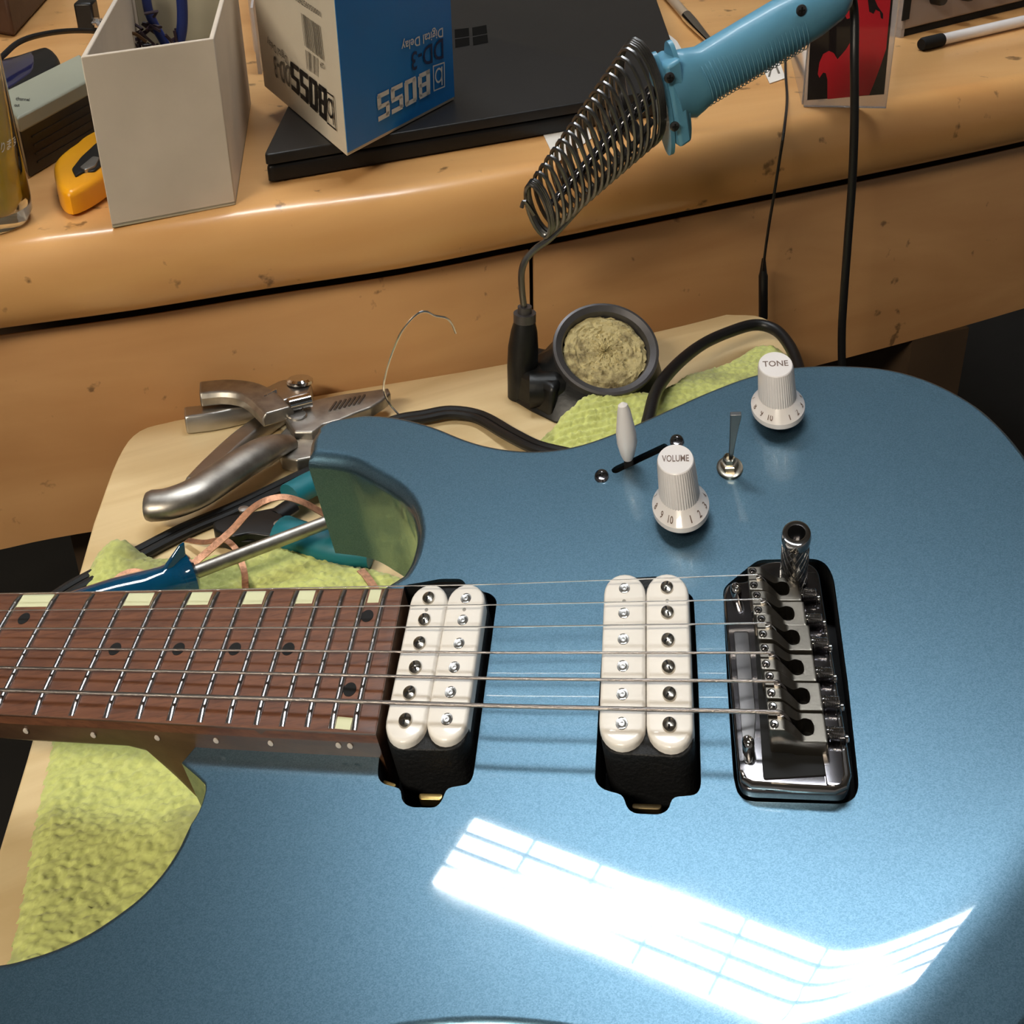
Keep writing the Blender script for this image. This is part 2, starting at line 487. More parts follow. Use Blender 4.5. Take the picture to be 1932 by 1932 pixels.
# ------------------------------------------------------------------ maple board (small work table)
bd = [onz(a, b, ZB)[:2] for a, b in [(176, 985), (222, 862), (262, 812), (330, 792), (640, 738), (950, 686), (1240, 624), (1370, 592), (1440, 598), (1480, 640), (1520, 800)]]
q0, q1 = onz(50, 1430, ZB)[:2], onz(-20, 1660, ZB)[:2]
poly = cr(bd, 4, False, corners=(3, 7))
poly = [np.array(q1) + nrm(np.array(q1) - q0) * .12] + [np.array(q1), np.array(q0)] + [p for p in poly] + [np.array([.30, .42]), np.array([.27, .16])]
tb = thing('work_table', 'small pale maple table top under the guitar and tools', 'table', (0.02, .5, 0))
slab(poly, 0, -.018, flat(ZB), r=.002).build('table_top', MAT['maple'], tb)
for (a, b) in ((-.13, .62), (.12, .75), (-.14, .25), (.2, .25)):
    m = M(); m.tube([(a, b, 0), (a, b, ZB - .018)], .016, 16); m.build('leg', MAT['dark'], tb)

# ------------------------------------------------------------------ guitar
def paint():
    m = bpy.data.materials.new('blue_metallic_lacquer'); m.use_nodes = True
    nt = m.node_tree; b = nt.nodes['Principled BSDF']; L = nt.links.new
    tc = nt.nodes.new('ShaderNodeTexCoord')
    v = nt.nodes.new('ShaderNodeTexVoronoi'); v.inputs['Scale'].default_value = 2600
    L(tc.outputs['Object'], v.inputs['Vector'])
    mx = nt.nodes.new('ShaderNodeMix'); mx.data_type = 'RGBA'
    mx.inputs['A'].default_value = (0.080, 0.158, 0.22, 1); mx.inputs['B'].default_value = (0.125, 0.225, 0.30, 1)
    sp = nt.nodes.new('ShaderNodeSeparateColor'); L(v.outputs['Color'], sp.inputs[0])
    L(sp.outputs[0], mx.inputs['Factor'])
    n2 = nt.nodes.new('ShaderNodeTexNoise'); n2.inputs['Scale'].default_value = 14; n2.inputs['Detail'].default_value = 4; n2.inputs['Distortion'].default_value = 1.5
    L(tc.outputs['Object'], n2.inputs['Vector'])
    r2 = nt.nodes.new('ShaderNodeMapRange'); r2.inputs[1].default_value = .45; r2.inputs[2].default_value = .75; r2.inputs[3].default_value = .02; r2.inputs[4].default_value = .07
    L(n2.outputs['Fac'], r2.inputs[0]); L(r2.outputs[0], b.inputs['Coat Roughness'])
    bp = nt.nodes.new('ShaderNodeBump'); bp.inputs['Strength'].default_value = .3; bp.inputs['Distance'].default_value = .0003
    L(v.outputs['Color'], bp.inputs['Height'])
    L(mx.outputs['Result'], b.inputs['Base Color']); L(bp.outputs[0], b.inputs['Normal'])
    b.inputs['Metallic'].default_value = .92; b.inputs['Roughness'].default_value = .36
    b.inputs['Coat Weight'].default_value = 1; b.inputs['Coat IOR'].default_value = 1.5
    return m
MAT['paint'] = paint()
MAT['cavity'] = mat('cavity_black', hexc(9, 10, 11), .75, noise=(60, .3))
MAT['coil'] = mat('coil_tape', hexc(13, 14, 16), .6, bump=(700, .6, .0008), noise=(200, .4))
Gtr = thing('electric_guitar', 'metallic blue electric guitar with white pickups lying on the small table', 'guitar', A(40, 0, -42))

# body outline: image points on the top's outer edge
cut = PXs([(583, 884), (634, 889), (667, 897), (708, 919), (748, 944), (775, 974), (786, 1007), (787, 1038), (777, 1075), (763, 1100)], -6)[::-1]
top = PXs([(583, 862), (586, 840), (598, 820), (622, 803), (655, 795), (700, 790), (760, 796), (820, 812), (880, 836), (930, 850), (985, 857), (1040, 856), (1100, 845), (1170, 820),
           (1250, 785), (1340, 745), (1420, 716), (1500, 700), (1590, 697), (1680, 705), (1760, 729), (1830, 766), (1880, 806), (1932, 866), (2010, 985), (2070, 1150),
           (2090, 1330), (2080, 1520), (2040, 1720), (1960, 1900), (1840, 2040), (1680, 2110), (1500, 2090), (1300, 2020), (1100, 1968), (900, 1950), (700, 1972), (450, 2040), (150, 2150), (-150, 2180), (-350, 2080), (-400, 1950), (-280, 1850), (-100, 1829)], -3)
low = PXs([(0, 1817), (60, 1803), (110, 1786), (165, 1760), (215, 1728), (262, 1692), (302, 1650), (332, 1606), (352, 1565)], -1)
heel = PXs([(352, 1565), (374, 1530), (386, 1494), (386, 1478), (370, 1462), (342, 1438)], 0)
p1 = cr(cut, 4); p2 = cr(top + low, 4)
outl = p1 + p2[0:] + [np.array(h) for h in cr(heel, 3, corners=(3,))[1:]] + [np.array(PX(500, 1250, 0))]
rv = []
for i, q in enumerate(outl):
    if i < len(p1): rv.append(6.0)
    elif i < len(p1) + len(p2): rv.append(3.0 if i - len(p1) > 8 else 5.5)
    else: rv.append(0.8)
if area2(outl) < 0: outl = outl[::-1]; rv = rv[::-1]
neck_cav = PXs([(762, 1104), (800, 1098), (830, 1092), (872, 1092), (885, 1112), (925, 1119), (938, 1132), (915, 1300), (893, 1465), (884, 1480), (842, 1487), (835, 1510), (822, 1524), (772, 1523), (757, 1510), (757, 1488), (722, 1479), (712, 1466), (714, 1440), (735, 1290)])
brid_cav = PXs([(1143, 1122), (1186, 1116), (1192, 1090), (1245, 1087), (1252, 1114), (1296, 1116), (1309, 1128), (1318, 1300), (1323, 1484), (1314, 1500), (1268, 1504), (1262, 1528), (1245, 1537), (1196, 1535), (1182, 1524), (1176, 1500), (1136, 1489), (1122, 1473), (1131, 1300)])
trem_cav = PXs([(1364, 1110), (1385, 1092), (1430, 1056), (1540, 1054), (1560, 1064), (1573, 1090), (1600, 1290), (1621, 1485), (1612, 1508), (1590, 1517), (1410, 1512), (1392, 1500), (1384, 1470), (1372, 1290)])
slot = PXs([(1153, 886), (1160, 880), (1254, 836), (1262, 842), (1256, 849), (1163, 893), (1156, 892)])
cl1, cl2 = np.array(PX(1932, 1700)), np.array(PX(1760, 1910))
cdir = nrm(cl2 - cl1); cn = np.array([cdir[1], -cdir[0]])
if cn @ (np.array(PX(1932, 1932)) - cl1) < 0: cn = -cn
cl3, cl4 = np.array(PX(760, 1936)), np.array(PX(1060, 1922))
CS, CR = 30.0, 60.0
def bend(x, y, z):
    s = (np.array([x, y]) - cl1) @ cn + CS
    d = 0.0
    if s > 0: d -= s ** 3 / (6 * CR * CS) if s < CS else CS * CS / (6 * CR) + (s - CS) * CS / (2 * CR)
    k = max(0.0, min(1.0, (z + 52) / 52))
    return d * k
def Bw(x, y, z): return A(x, y, z)
body = slab(outl, 0, -52, Bw, holes=[rpoly(neck_cav, 2.2, 3), rpoly(brid_cav, 2.2, 3), rpoly(trem_cav, 3, 3), rpoly(slot, .7, 2)], r=rv, hdepth=-20, grid=4, disp=bend, seg=6)
bod = body.build('body', MAT['paint'], Gtr, angle=50)
me = bod.data
loc0 = WL[bod]
vm = {}
for v in me.vertices:
    q = Ginv @ (np.array(v.co) + loc0 - GO); x, y, z = q[0], q[1], q[2] + ZS
    d = bend(x, y, 0)
    if abs(z - d) < .02:
        gx = (bend(x + .05, y, 0) - bend(x - .05, y, 0)) / .1; gy = (bend(x, y + .05, 0) - bend(x, y - .05, 0)) / .1
        vm[v.index] = tuple(nrm(np.cross(GX + GZ * gx, GY + GZ * gy)))
cn_ = [tuple(c.vector) for c in me.corner_normals]
for p in me.polygons:
    if np.array(p.normal) @ GN > .93:
        for li in p.loop_indices:
            vi = me.loops[li].vertex_index
            if vi in vm: cn_[li] = vm[vi]
me.normals_split_custom_set(cn_)
for c, nm in ((neck_cav, 'neck'), (brid_cav, 'bridge'), (trem_cav, 'trem'), (slot, 'slot')):
    p = rpoly(c, 2.2, 3) if nm != 'slot' else c
    q = inset(ccw(p), .25)
    m = M(); m.loft([[A(a, b, -1.2) for a, b in q], [A(a, b, -19.8) for a, b in q]], False, True, False)
    m.add([A(a, b, -19.7) for a, b in q], [tuple(range(len(q)))], False)
    m.build('cavity_lining', MAT['cavity'], bod)

# neck and fretboard
MAT['rosewood'] = wood('roasted_neck_wood', hexc(118, 74, 50), hexc(84, 50, 34), 0, 26, 14, .5, .05, pores=.55)
MAT['rosewood2'] = wood('neck_back_wood', hexc(86, 60, 40), hexc(66, 42, 28), 0, 18, 10, .42, .1, pores=.3)
ZF = 10.5
tb_ = [PX(-120, 1121, ZF), PX(0, 1119, ZF), PX(250, 1115, ZF), PX(500, 1111, ZF), PX(762, 1110, ZF)]
bb_ = [PX(-150, 1337, ZF), PX(0, 1349, ZF), PX(250, 1362, ZF), PX(480, 1375, ZF), PX(709, 1386, ZF)]
def lerp(P, x):
    for i in range(len(P) - 1):
        if x <= P[i + 1][0] or i == len(P) - 2:
            t = (x - P[i][0]) / (P[i + 1][0] - P[i][0]); return P[i][1] + t * (P[i + 1][1] - P[i][1])
xe = (tb_[-1][0] + bb_[-1][0]) / 2
xl = bb_[0][0] - 110
m = M(); st = []
slant = (tb_[-1][0] - bb_[-1][0]) / (tb_[-1][1] - bb_[-1][1])
for k in range(40):
    x = xl + (xe - xl) * k / 39
    yt, yb = lerp(tb_, x), lerp(bb_, x)
    fx = lambda y: x + slant * (y - (yt + yb) / 2) * (k / 39) ** 8
    heelx = PX(345, 1432, 0)[0]
    hs = max(0, min(1, (x - (heelx - 26)) / 22)); hs = hs * hs * (3 - 2 * hs)
    dep = 13 + 26 * hs
    sec = []
    w = (yt - yb) / 2; cy = (yt + yb) / 2
    for q in range(9): y = yt + (yb - yt) * q / 8; sec.append((y, ZF + .5 * (1 - ((y - cy) / w) ** 2)))
    for q in range(1, 18):
        a = math.pi * q / 18
        ex = 1.0 - .72 * hs
        yy = cy - w * math.copysign(abs(math.cos(a)) ** ex, math.cos(a)); zz = ZF - 9.5 - dep * math.sin(a) ** (ex)
        if abs(yy - cy) > w * .999: yy = cy + math.copysign(w, yy - cy)
        sec.append((yy, zz))
    st.append([A(fx(y), y, z) for y, z in sec])
m.loft(st, True, True)
neck = m.build('neck', MAT['rosewood2'], Gtr, angle=40)
fbp = []
for k in range(30): x = xl + (tb_[-1][0] - xl) * k / 29; fbp.append((x, lerp(tb_, x)))
for k in range(30): x = bb_[-1][0] + (xl - bb_[-1][0]) * k / 29; fbp.append((x, lerp(bb_, x)))
def crown(x, y, z):
    yt, yb = lerp(tb_, x), lerp(bb_, x); w = (yt - yb) / 2
    return .55 * max(0, 1 - ((y - (yt + yb) / 2) / w) ** 2)
fb = slab(fbp, ZF + .15, ZF - 4, A, r=.8, grid=(0, 5), disp=crown).build('fretboard', MAT['rosewood'], Gtr, angle=60)
ftop = {11: 37.5, 12: 106, 13: 173, 14: 237, 15: 299, 16: 356, 17: 409, 18: 459.5, 19: 510, 20: 558.6, 21: 604, 22: 648, 23: 689, 24: 727}
fbot = {24: (666, 1374), 23: (623, 1371), 22: (577, 1368), 21: (529.5, 1367), 20: (480.7, 1364), 19: (427.8, 1361), 18: (374, 1359), 17: (316.5, 1356), 16: (257, 1353), 15: (196, 1351), 14: (131, 1347), 13: (62, 1345), 12: (-12, 1341), 11: (-88, 1337)}
fret = {}
MAT['fretwire'] = mat('fret_nickel', (0.62, 0.60, 0.60, 1), .22, 1, noise=(200, .1))
for n in ftop:
    a = np.array(PX(ftop[n], np.interp(ftop[n], [0, 727], [1119, 1108]), ZF + 1.3)); b = np.array(PX(*fbot[n], ZF + 1.3)); fret[n] = (a, b)
    u = nrm(b - a); v = np.array([-u[1], u[0]])
    m = M(); rings = []
    for k in range(13):
        t = k / 12; c = a + (b - a) * t; cz = ZF + .1 + .55 * (1 - (2 * t - 1) ** 2)
        e = min(1, min(t, 1 - t) * 40 + .35)
        rings.append([A(*(c + v * 1.45 * math.cos(math.pi * q / 8)), cz + 1.3 * e * math.sin(math.pi * q / 8)) for q in range(9)])
    m.loft(rings, True, True)
    m.build('fret', MAT['fretwire'], fb)
# cream blocks on the treble edge between frets, and black dots
MAT['cream'] = mat('luminous_cream', hexc(214, 216, 178), .45, noise=(40, .05))
def quadpatch(c, z, mt, name, parent, th=.12):
    slab(c, z, z - .5, A, grid=(0, 1.2), disp=crown).build(name, mt, parent)
for n, a0, a1 in ((12, 0, 1), (15, .0, .93), (17, .0, .9), (19, .0, .9), (21, .0, .88), (24, .12, .9)):
    A0, B0 = fret[n - 1]; A1, B1 = fret[n]
    d0, d1 = nrm(B0 - A0), nrm(B1 - A1); w = 1.35
    P0, P1 = A0 + np.array([w, 0]), A1 - np.array([w, 0]); P0, P1 = P0 + (P1 - P0) * a0, P0 + (P1 - P0) * a1
    quadpatch([P0 - d0 * .1, P1 - d1 * .1, P1 + d1 * 6.2, P0 + d0 * 6.2], ZF + .28, MAT['cream'], 'block_inlay', fb)
A0, B0 = fret[23]; A1, B1 = fret[24]; P0, P1 = B0 + np.array([1.6, 0]), B1 - np.array([1.6, 0])
quadpatch([P0 - nrm(B0 - A0) * .2, P1 - nrm(B1 - A1) * .2, P1 - nrm(B1 - A1) * 4.6, P0 - nrm(B0 - A0) * 4.6], ZF + .28, MAT['cream'], 'block_inlay', fb)
for q in ((45, 1167), (217, 1225), (337, 1225), (443, 1225), (544, 1225), (693, 1162), (660, 1301)):
    c = PX(*q, ZF + .6); quadpatch(circle(c[0], c[1], 2.75, 20), ZF + .3, MAT['matblack'], 'dot_inlay', fb)
MAT['dot'] = mat('side_dot', hexc(205, 195, 185), .5, noise=(50, .05))
for q in ((167, 1387), (290, 1392), (403, 1397), (507, 1402), (637, 1406), (659, 1407), (40, 1379)):
    # on the bass side wall of the neck
    x = PX(q[0], q[1], ZF - 5)[0]
    y = lerp(bb_, x)
    lo, hi = ZF - 12, ZF
    for _ in range(30):
        mid = (lo + hi) / 2
        if prj(A(x, y, mid))[1] > q[1]: lo = mid
        else: hi = mid
    m = M(); m.lathe([(1.15, 0), (1.15, .45), (.9, .5)], A(x, y + .2, lo), -GY, 16, ex=GX, ey=GZ); m.build('side_dot', MAT['dot'], neck)

# pickups
def pickup(scr, slg, cav, name_lab, zt=10.0, scr_left=True):
    S_, L_ = [np.array(PX(a, b, zt + .6)) for a, b in scr], [np.array(PX(a, b, zt)) for a, b in slg]
    row = np.linalg.norm(S_[2] - L_[2]) * .995
    c0 = (S_[0] + L_[0]) / 2; c5 = (S_[5] + L_[5]) / 2; u = nrm(c5 - c0); v = nrm(S_[2] - L_[2])
    hw = row / 2 - .12
    ext0, ext5 = 0.0, 0.0
    root = None
    bobs = []
    m = slab(rpoly([c0 - u * 8.2 + v * row * .98, c0 - u * 8.2 - v * row * .98, c5 + u * 8.4 - v * row * .98, c5 + u * 8.4 + v * row * .98], 8, 6), zt - 3.0, -17, A, r=.6)
    root = m.build('pickup', MAT['coil'], Gtr); root['label'] = name_lab
    for R_, isS in ((S_, True), (L_, False)):
        a, b = R_[0], R_[5]; w = nrm(b - a)
        e0, e5 = (2.0, 2.0)
        bob = slab(stadium(a + w * (hw - 6.4 - e0 + 1.2), b - w * (hw - 6.4 - e5 + .6), hw, 12), zt, zt - 5.2, A, r=1.6).build('bobbin', MAT['bobbin'], root, angle=50)
        for i, c in enumerate(R_):
            if isS:
                m = M(); m.lathe([(2.8, -.5), (2.8, .15), (2.55, .75), (1.7, 1.15), (.01, 1.3)], A(*c, zt), GZ, 24, cap=False, ex=GX, ey=GY)
                sc = m.build('pole_screw', MAT['nickelpol'], root)
                th = [1.35, 1.9, .9, 2.0, 1.0, 1.5][i]
                m = M(); d = GX * math.cos(th) + GY * math.sin(th); e = -GX * math.sin(th) + GY * math.cos(th)
                m.box(A(*c, zt + .80), d * 2.0, e * .36, GZ * .46)
                q = m.build('slot', MAT['matblack'], root)
            else:
                m = M(); m.lathe([(2.35, -.5), (2.35, .1), (2.2, .2), (1.5, .16), (1.2, .05), (.7, .05), (.01, .12)], A(*c, zt), GZ, 24, cap=False, ex=GX, ey=GY)
                m.build('pole_slug', MAT['slug'], root)
        for k in (.3,) if isS else (.3,):
            c = R_[0] + (R_[1] - R_[0]) * .52
            m = M(); m.lathe([(.8, -.3), (.8, .06), (.01, .06)], A(*c, zt), GZ, 12, cap=False, ex=GX, ey=GY); m.build('rivet_hole_shade', MAT['hole'], bob)
    return root, u, c5, v
MAT['nickelpol'] = mat('polished_nickel', (0.58, 0.54, 0.47, 1), .22, 1, noise=(60, .1))
MAT['slug'] = mat('bright_slug', (0.72, 0.70, 0.66, 1), .25, 1, noise=(90, .1))
MAT['hole'] = mat('shadow_plastic', hexc(150, 146, 138), .6, noise=(40, .1))  # shade of the small bobbin holes, painted as flat grey discs
pkn, un, cn5, vn = pickup([(808, 1127), (800, 1168), (791, 1212), (783, 1258), (772, 1306), (764, 1358)],
                          [(879, 1129), (873, 1170), (866, 1214), (857, 1259), (850, 1306), (843, 1357)], neck_cav, 'neck pickup with slotted screws in the left white bobbin')
pkb, ub, cb5, vb = pickup([(1258, 1107), (1259, 1154), (1260, 1206), (1261, 1257), (1263, 1308), (1263, 1366)],
                          [(1178, 1110), (1177, 1157), (1176, 1206), (1175, 1257), (1174, 1310), (1173, 1365)], brid_cav, 'bridge pickup with slotted screws in the right white bobbin')
# brass mounting tab in the neck cavity
def slabpx(pts, zt, zb, name, mt, parent, r=.3, rc=1.0, **k):
    return slab(rpoly(PXs(pts, zt), rc, 3), zt, zb, A, r=r, **k).build(name, mt, parent, angle=50)
slabpx([(790, 1496), (836, 1497), (833, 1509), (790, 1508)], -5, -8, 'mounting_tab', MAT['brass'], pkn)
slabpx([(722, 1470), (748, 1478), (746, 1486), (724, 1480)], -6, -8, 'mounting_foot', MAT['brass'], pkn)
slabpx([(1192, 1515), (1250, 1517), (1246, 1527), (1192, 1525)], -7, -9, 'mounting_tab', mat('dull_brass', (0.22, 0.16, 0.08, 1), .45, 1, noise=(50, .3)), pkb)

# ---- tremolo bridge
plp = [(1364, 1122), (1370, 1102), (1386, 1096), (1412, 1095), (1415, 1076), (1440, 1060), (1462, 1056), (1528, 1060), (1545, 1074), (1577, 1280), (1605, 1470), (1600, 1488), (1588, 1496), (1410, 1490), (1392, 1478), (1376, 1290)]
ZP = 4.0
pl = slab(rpoly(PXs(plp, ZP), [2] * 2 + [3] * 14, 4), ZP, ZP - 5.5, A, r=1.5, seg=5).build('bridge', MAT['darkchrome'], Gtr, angle=50)
pl['label'] = 'dark chrome tremolo bridge plate'
# raised rim bar along the bass end of the plate
m = M(); m.tube([A(*PX(a, b, ZP + .4), ZP + .4) for a, b in [(1398, 1455), (1404, 1472), (1420, 1481), (1500, 1487), (1575, 1491), (1592, 1484), (1598, 1466), (1590, 1400), (1573, 1290), (1556, 1170)]], [.6, 1.0, 1.2, 1.2, 1.2, 1.2, 1.3, 1.0, .7, .5] and [q * .0011 for q in (.6, 1.1, 1.3, 1.3, 1.3, 1.3, 1.3, 1.1, .8, .5)], 10)
m.build('rim', MAT['chrome'], pl)
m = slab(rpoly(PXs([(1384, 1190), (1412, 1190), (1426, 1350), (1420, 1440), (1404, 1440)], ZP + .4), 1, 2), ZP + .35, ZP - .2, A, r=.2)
m.build('front_panel', mat('reflection_grey_steel', (0.13, 0.125, 0.125, 1), .3, 1, noise=(60, .3)), pl)  # grey slab added on the plate, a reflection put into its colour
for q in ((1388, 1106), (1411, 1396)):       # pivot posts
    c = PX(*q, ZP + 5)
    m = M(); m.lathe([(2.3, -5), (2.3, 2.6), (2.2, 3.4), (1.7, 4.1), (1.1, 4.3), (1.0, 3.0), (.01, 2.9)], A(*c, ZP + 1), GZ, 28, cap=False, ex=GX, ey=GY); m.build('pivot_post', MAT['chrome'], pl)
# saddles
fc = [(1413, 1065, 1112), (1427, 1109, 1152), (1440, 1150, 1199), (1444, 1202, 1255), (1453, 1260, 1304), (1463, 1318, 1372)]
sadc = [(1427, 1085.8), (1435, 1132), (1444, 1177), (1450, 1233), (1460, 1286.7), (1466, 1345)]
def scurve(t): t = max(0, min(1, t)); return t * t * (3 - 2 * t)
sadx = []
for i in range(6):
    cx, cy = PX(sadc[i][0], sadc[i][1], ZS - .2)
    sadx.append((cx, cy))
for i in range(6):
    cx, cy = sadx[i]; hw = 5.15; x0 = cx - 3.4; x1 = cx + 17.2
    dx = -.1
    outer = rpoly([(x0, cy - hw), (x0, cy + hw), (x1, cy + hw), (x1, cy - hw)], .7, 2)
    hole = cr([(cx + .9, cy + .75), (cx + 4.5, cy + .9), (cx + 7, cy + 1.6), (cx + 9.5, cy + 3.1), (cx + 12.2, cy + 2.4), (cx + 13.0, cy), (cx + 12.2, cy - 2.4), (cx + 9.5, cy - 3.1), (cx + 7, cy - 1.6), (cx + 4.5, cy - .9), (cx + .9, cy - .75)], 3, True)
    holes = [hole, circle(cx - 1.3, cy + 3.1, 1.6, 16), circle(cx - 1.3, cy - 3.1, 1.6, 16)]
    def dz(x, y, z, cx=cx):
        k = max(0, min(1, (z - 2) / 10)); return -4.6 * scurve((x - cx - 1.5) / 7.5) * k
    sd = slab(outer, ZS - 1.2, ZP + 1.6, A, holes=holes, r=.35, grid=(.8, 0), disp=dz, seg=2).build('saddle', MAT['saddle'] if 'saddle' in MAT else MAT.setdefault('saddle', mat('bead_blasted_steel', (0.18, 0.165, 0.14, 1), .34, 1, noise=(90, .15), bump=(900, .15, .0002))), pl, angle=38)
    for s in (1, -1):
        m = M(); m.lathe([(1.5, -7), (1.5, -.3), (1.35, -.15), (.85, -.2), (.8, -1.6), (.01, -1.7)], A(cx - 1.3, cy + s * 3.1, ZS - 1.2), GZ, 14, cap=False, ex=GX, ey=GY); m.build('height_screw', MAT['chrome'], sd)
    m = M(); m.box(A(cx + 1.2, cy, ZS - 1.5), GX * 1.2, GY * 1.1, GZ * 1.0); m.build('string_rest', MAT['chrome'], sd)
    # intonation screw with its spring
    xr = PX(1556 + 9.2 * i, 1120 + 66 * i, ZP + 3)[0]
    xr = x1 + 6.6
    m = M(); m.tube([A(x1 - 4, cy + .4, ZP + 4.0), A(xr, cy + .4, ZP + 3.2)], .0007, 10); m.build('intonation_screw', MAT['chrome'], sd)
    sp = [A(x1 + .2 + 6.2 * k / 140, cy + .4 + 1.7 * math.cos(k / 140 * 2 * math.pi * 11), ZP + 3.6 + 1.5 * math.sin(k / 140 * 2 * math.pi * 11)) for k in range(141)]
    m = M(); m.tube(sp, .00024, 5); m.build('spring', MAT['chrome'], sd)
    m = M(); m.lathe([(.01, 0), (1.3, .2), (1.3, 1.0), (.01, 1.5)], A(xr, cy - .5, ZP + 2.2), GX, 14, ex=GY, ey=GZ); m.build('screw_head', MAT['chrome'], sd)
    for j in range(2):
        m = M(); sp = [A(x0 + 1.2 + .9 * math.cos(k / 40 * 2 * math.pi * 6), cy + (3.3 if j else -3.3) + .9 * math.sin(k / 40 * 2 * math.pi * 6), ZP + .4 + 6 * k / 40) for k in range(41)]
        m.tube(sp, .00025, 5); m.build('coil_spring', MAT['chrome'], sd)
m = slab(rpoly(PXs([(1497, 1075), (1541, 1074), (1598, 1478), (1560, 1478)], ZP + 2.2), 1, 2), ZP + 1.2, ZP - .4, A, r=.4)
m.build('rear_panel', MAT['darkchrome'], pl)
# black sheet laid on the plate, painting the shade under the saddles
m = slab(rpoly(PXs([(1418, 1100), (1500, 1100), (1560, 1462), (1440, 1470)], ZP + .3), 1, 2), ZP + .5, ZP - .2, A, r=.1); m.build('saddle_shade', MAT['cavity'], pl)
# arm collar
b0 = np.array(A(*PX(1497, 1092, ZP + 2), ZP + 2)); t0 = onpl(1503, 1004, b0, nrm(np.cross(GN, nrm(GX))))
axc = t0 - b0; Lc = np.linalg.norm(axc); ax = axc / Lc
ex_ = nrm(GX - ax * (GX @ ax)); ey_ = np.cross(ax, ex_)
rc = .0050
k2 = 1.42
m = M(); m.lathe([(rc * .93, 0), (rc * .93, Lc * .83)], b0, ax, 40, False, ex_, ey_ * k2); 
m.build('arm_collar', MAT['knurl'] if 'knurl' in MAT else MAT.setdefault('knurl', mat('knurled_steel', (0.26, 0.26, 0.27, 1), .28, 1, noise=(300, .3))), pl)
m = M()
for sgn in (1, -1):
    for k in range(14):
        path = []
        for q in range(13):
            a = 2 * math.pi * k / 14 + sgn * q / 12 * 2.2
            path.append(b0 + ax * (Lc * .02 + Lc * .78 * q / 12) + ex_ * rc * .95 * math.cos(a) + ey_ * k2 * rc * .95 * math.sin(a))
        m.tube(path, .00022, 4)
m.build('knurling', MAT['knurl'], pl)
m = M(); m.lathe([(rc * .93, Lc * .80), (rc * 1.04, Lc * .83), (rc * 1.06, Lc * .93), (rc * .98, Lc * .985), (rc * .8, Lc), (rc * .62, Lc * .99), (rc * .56, Lc * .9), (rc * .56, Lc * .5), (.0001, Lc * .5)], b0, ax, 40, False, ex_, ey_ * k2); m.build('collar_cap', MAT['chrome'], pl)

# ---- strings
gau = [.00022, .00027, .00033, .00044, .00060, .00080]
lft = [(-60, 1121), (-60, 1152.5), (-60, 1186), (-60, 1222.5), (-60, 1258), (-60, 1300)]
mid = [(950, 1102), (950, 1141), (950, 1183), (950, 1231.6), (950, 1280.6), (950, 1332.4)]
for i in range(6):
    cx, cy = sadx[i]
    Pm = A(*PX(*mid[i], ZS - .4), ZS - .4)
    Pl = A(*PX(*lft[i], ZF + 3.4), ZF + 3.4)
    Ps = A(cx, cy, ZS + .1)
    path = [Pl, Pl * .5 + Pm * .5, Pm, Ps, A(cx + 1.4, cy, ZS - .3), A(cx + 2.8, cy, ZS - 1.6), A(cx + 4.0, cy, ZS - 3.6), A(cx + 5, cy, ZS - 8)]
    path = [Pl + (Pl - Pm) * .5 - GZ * .6] + path[:4] + cr(path[3:], 4)[1:]
    m = M(); m.tube(path, gau[i], 10); m.build('string', MAT['wound'] if i > 2 else MAT['plain'], Gtr)

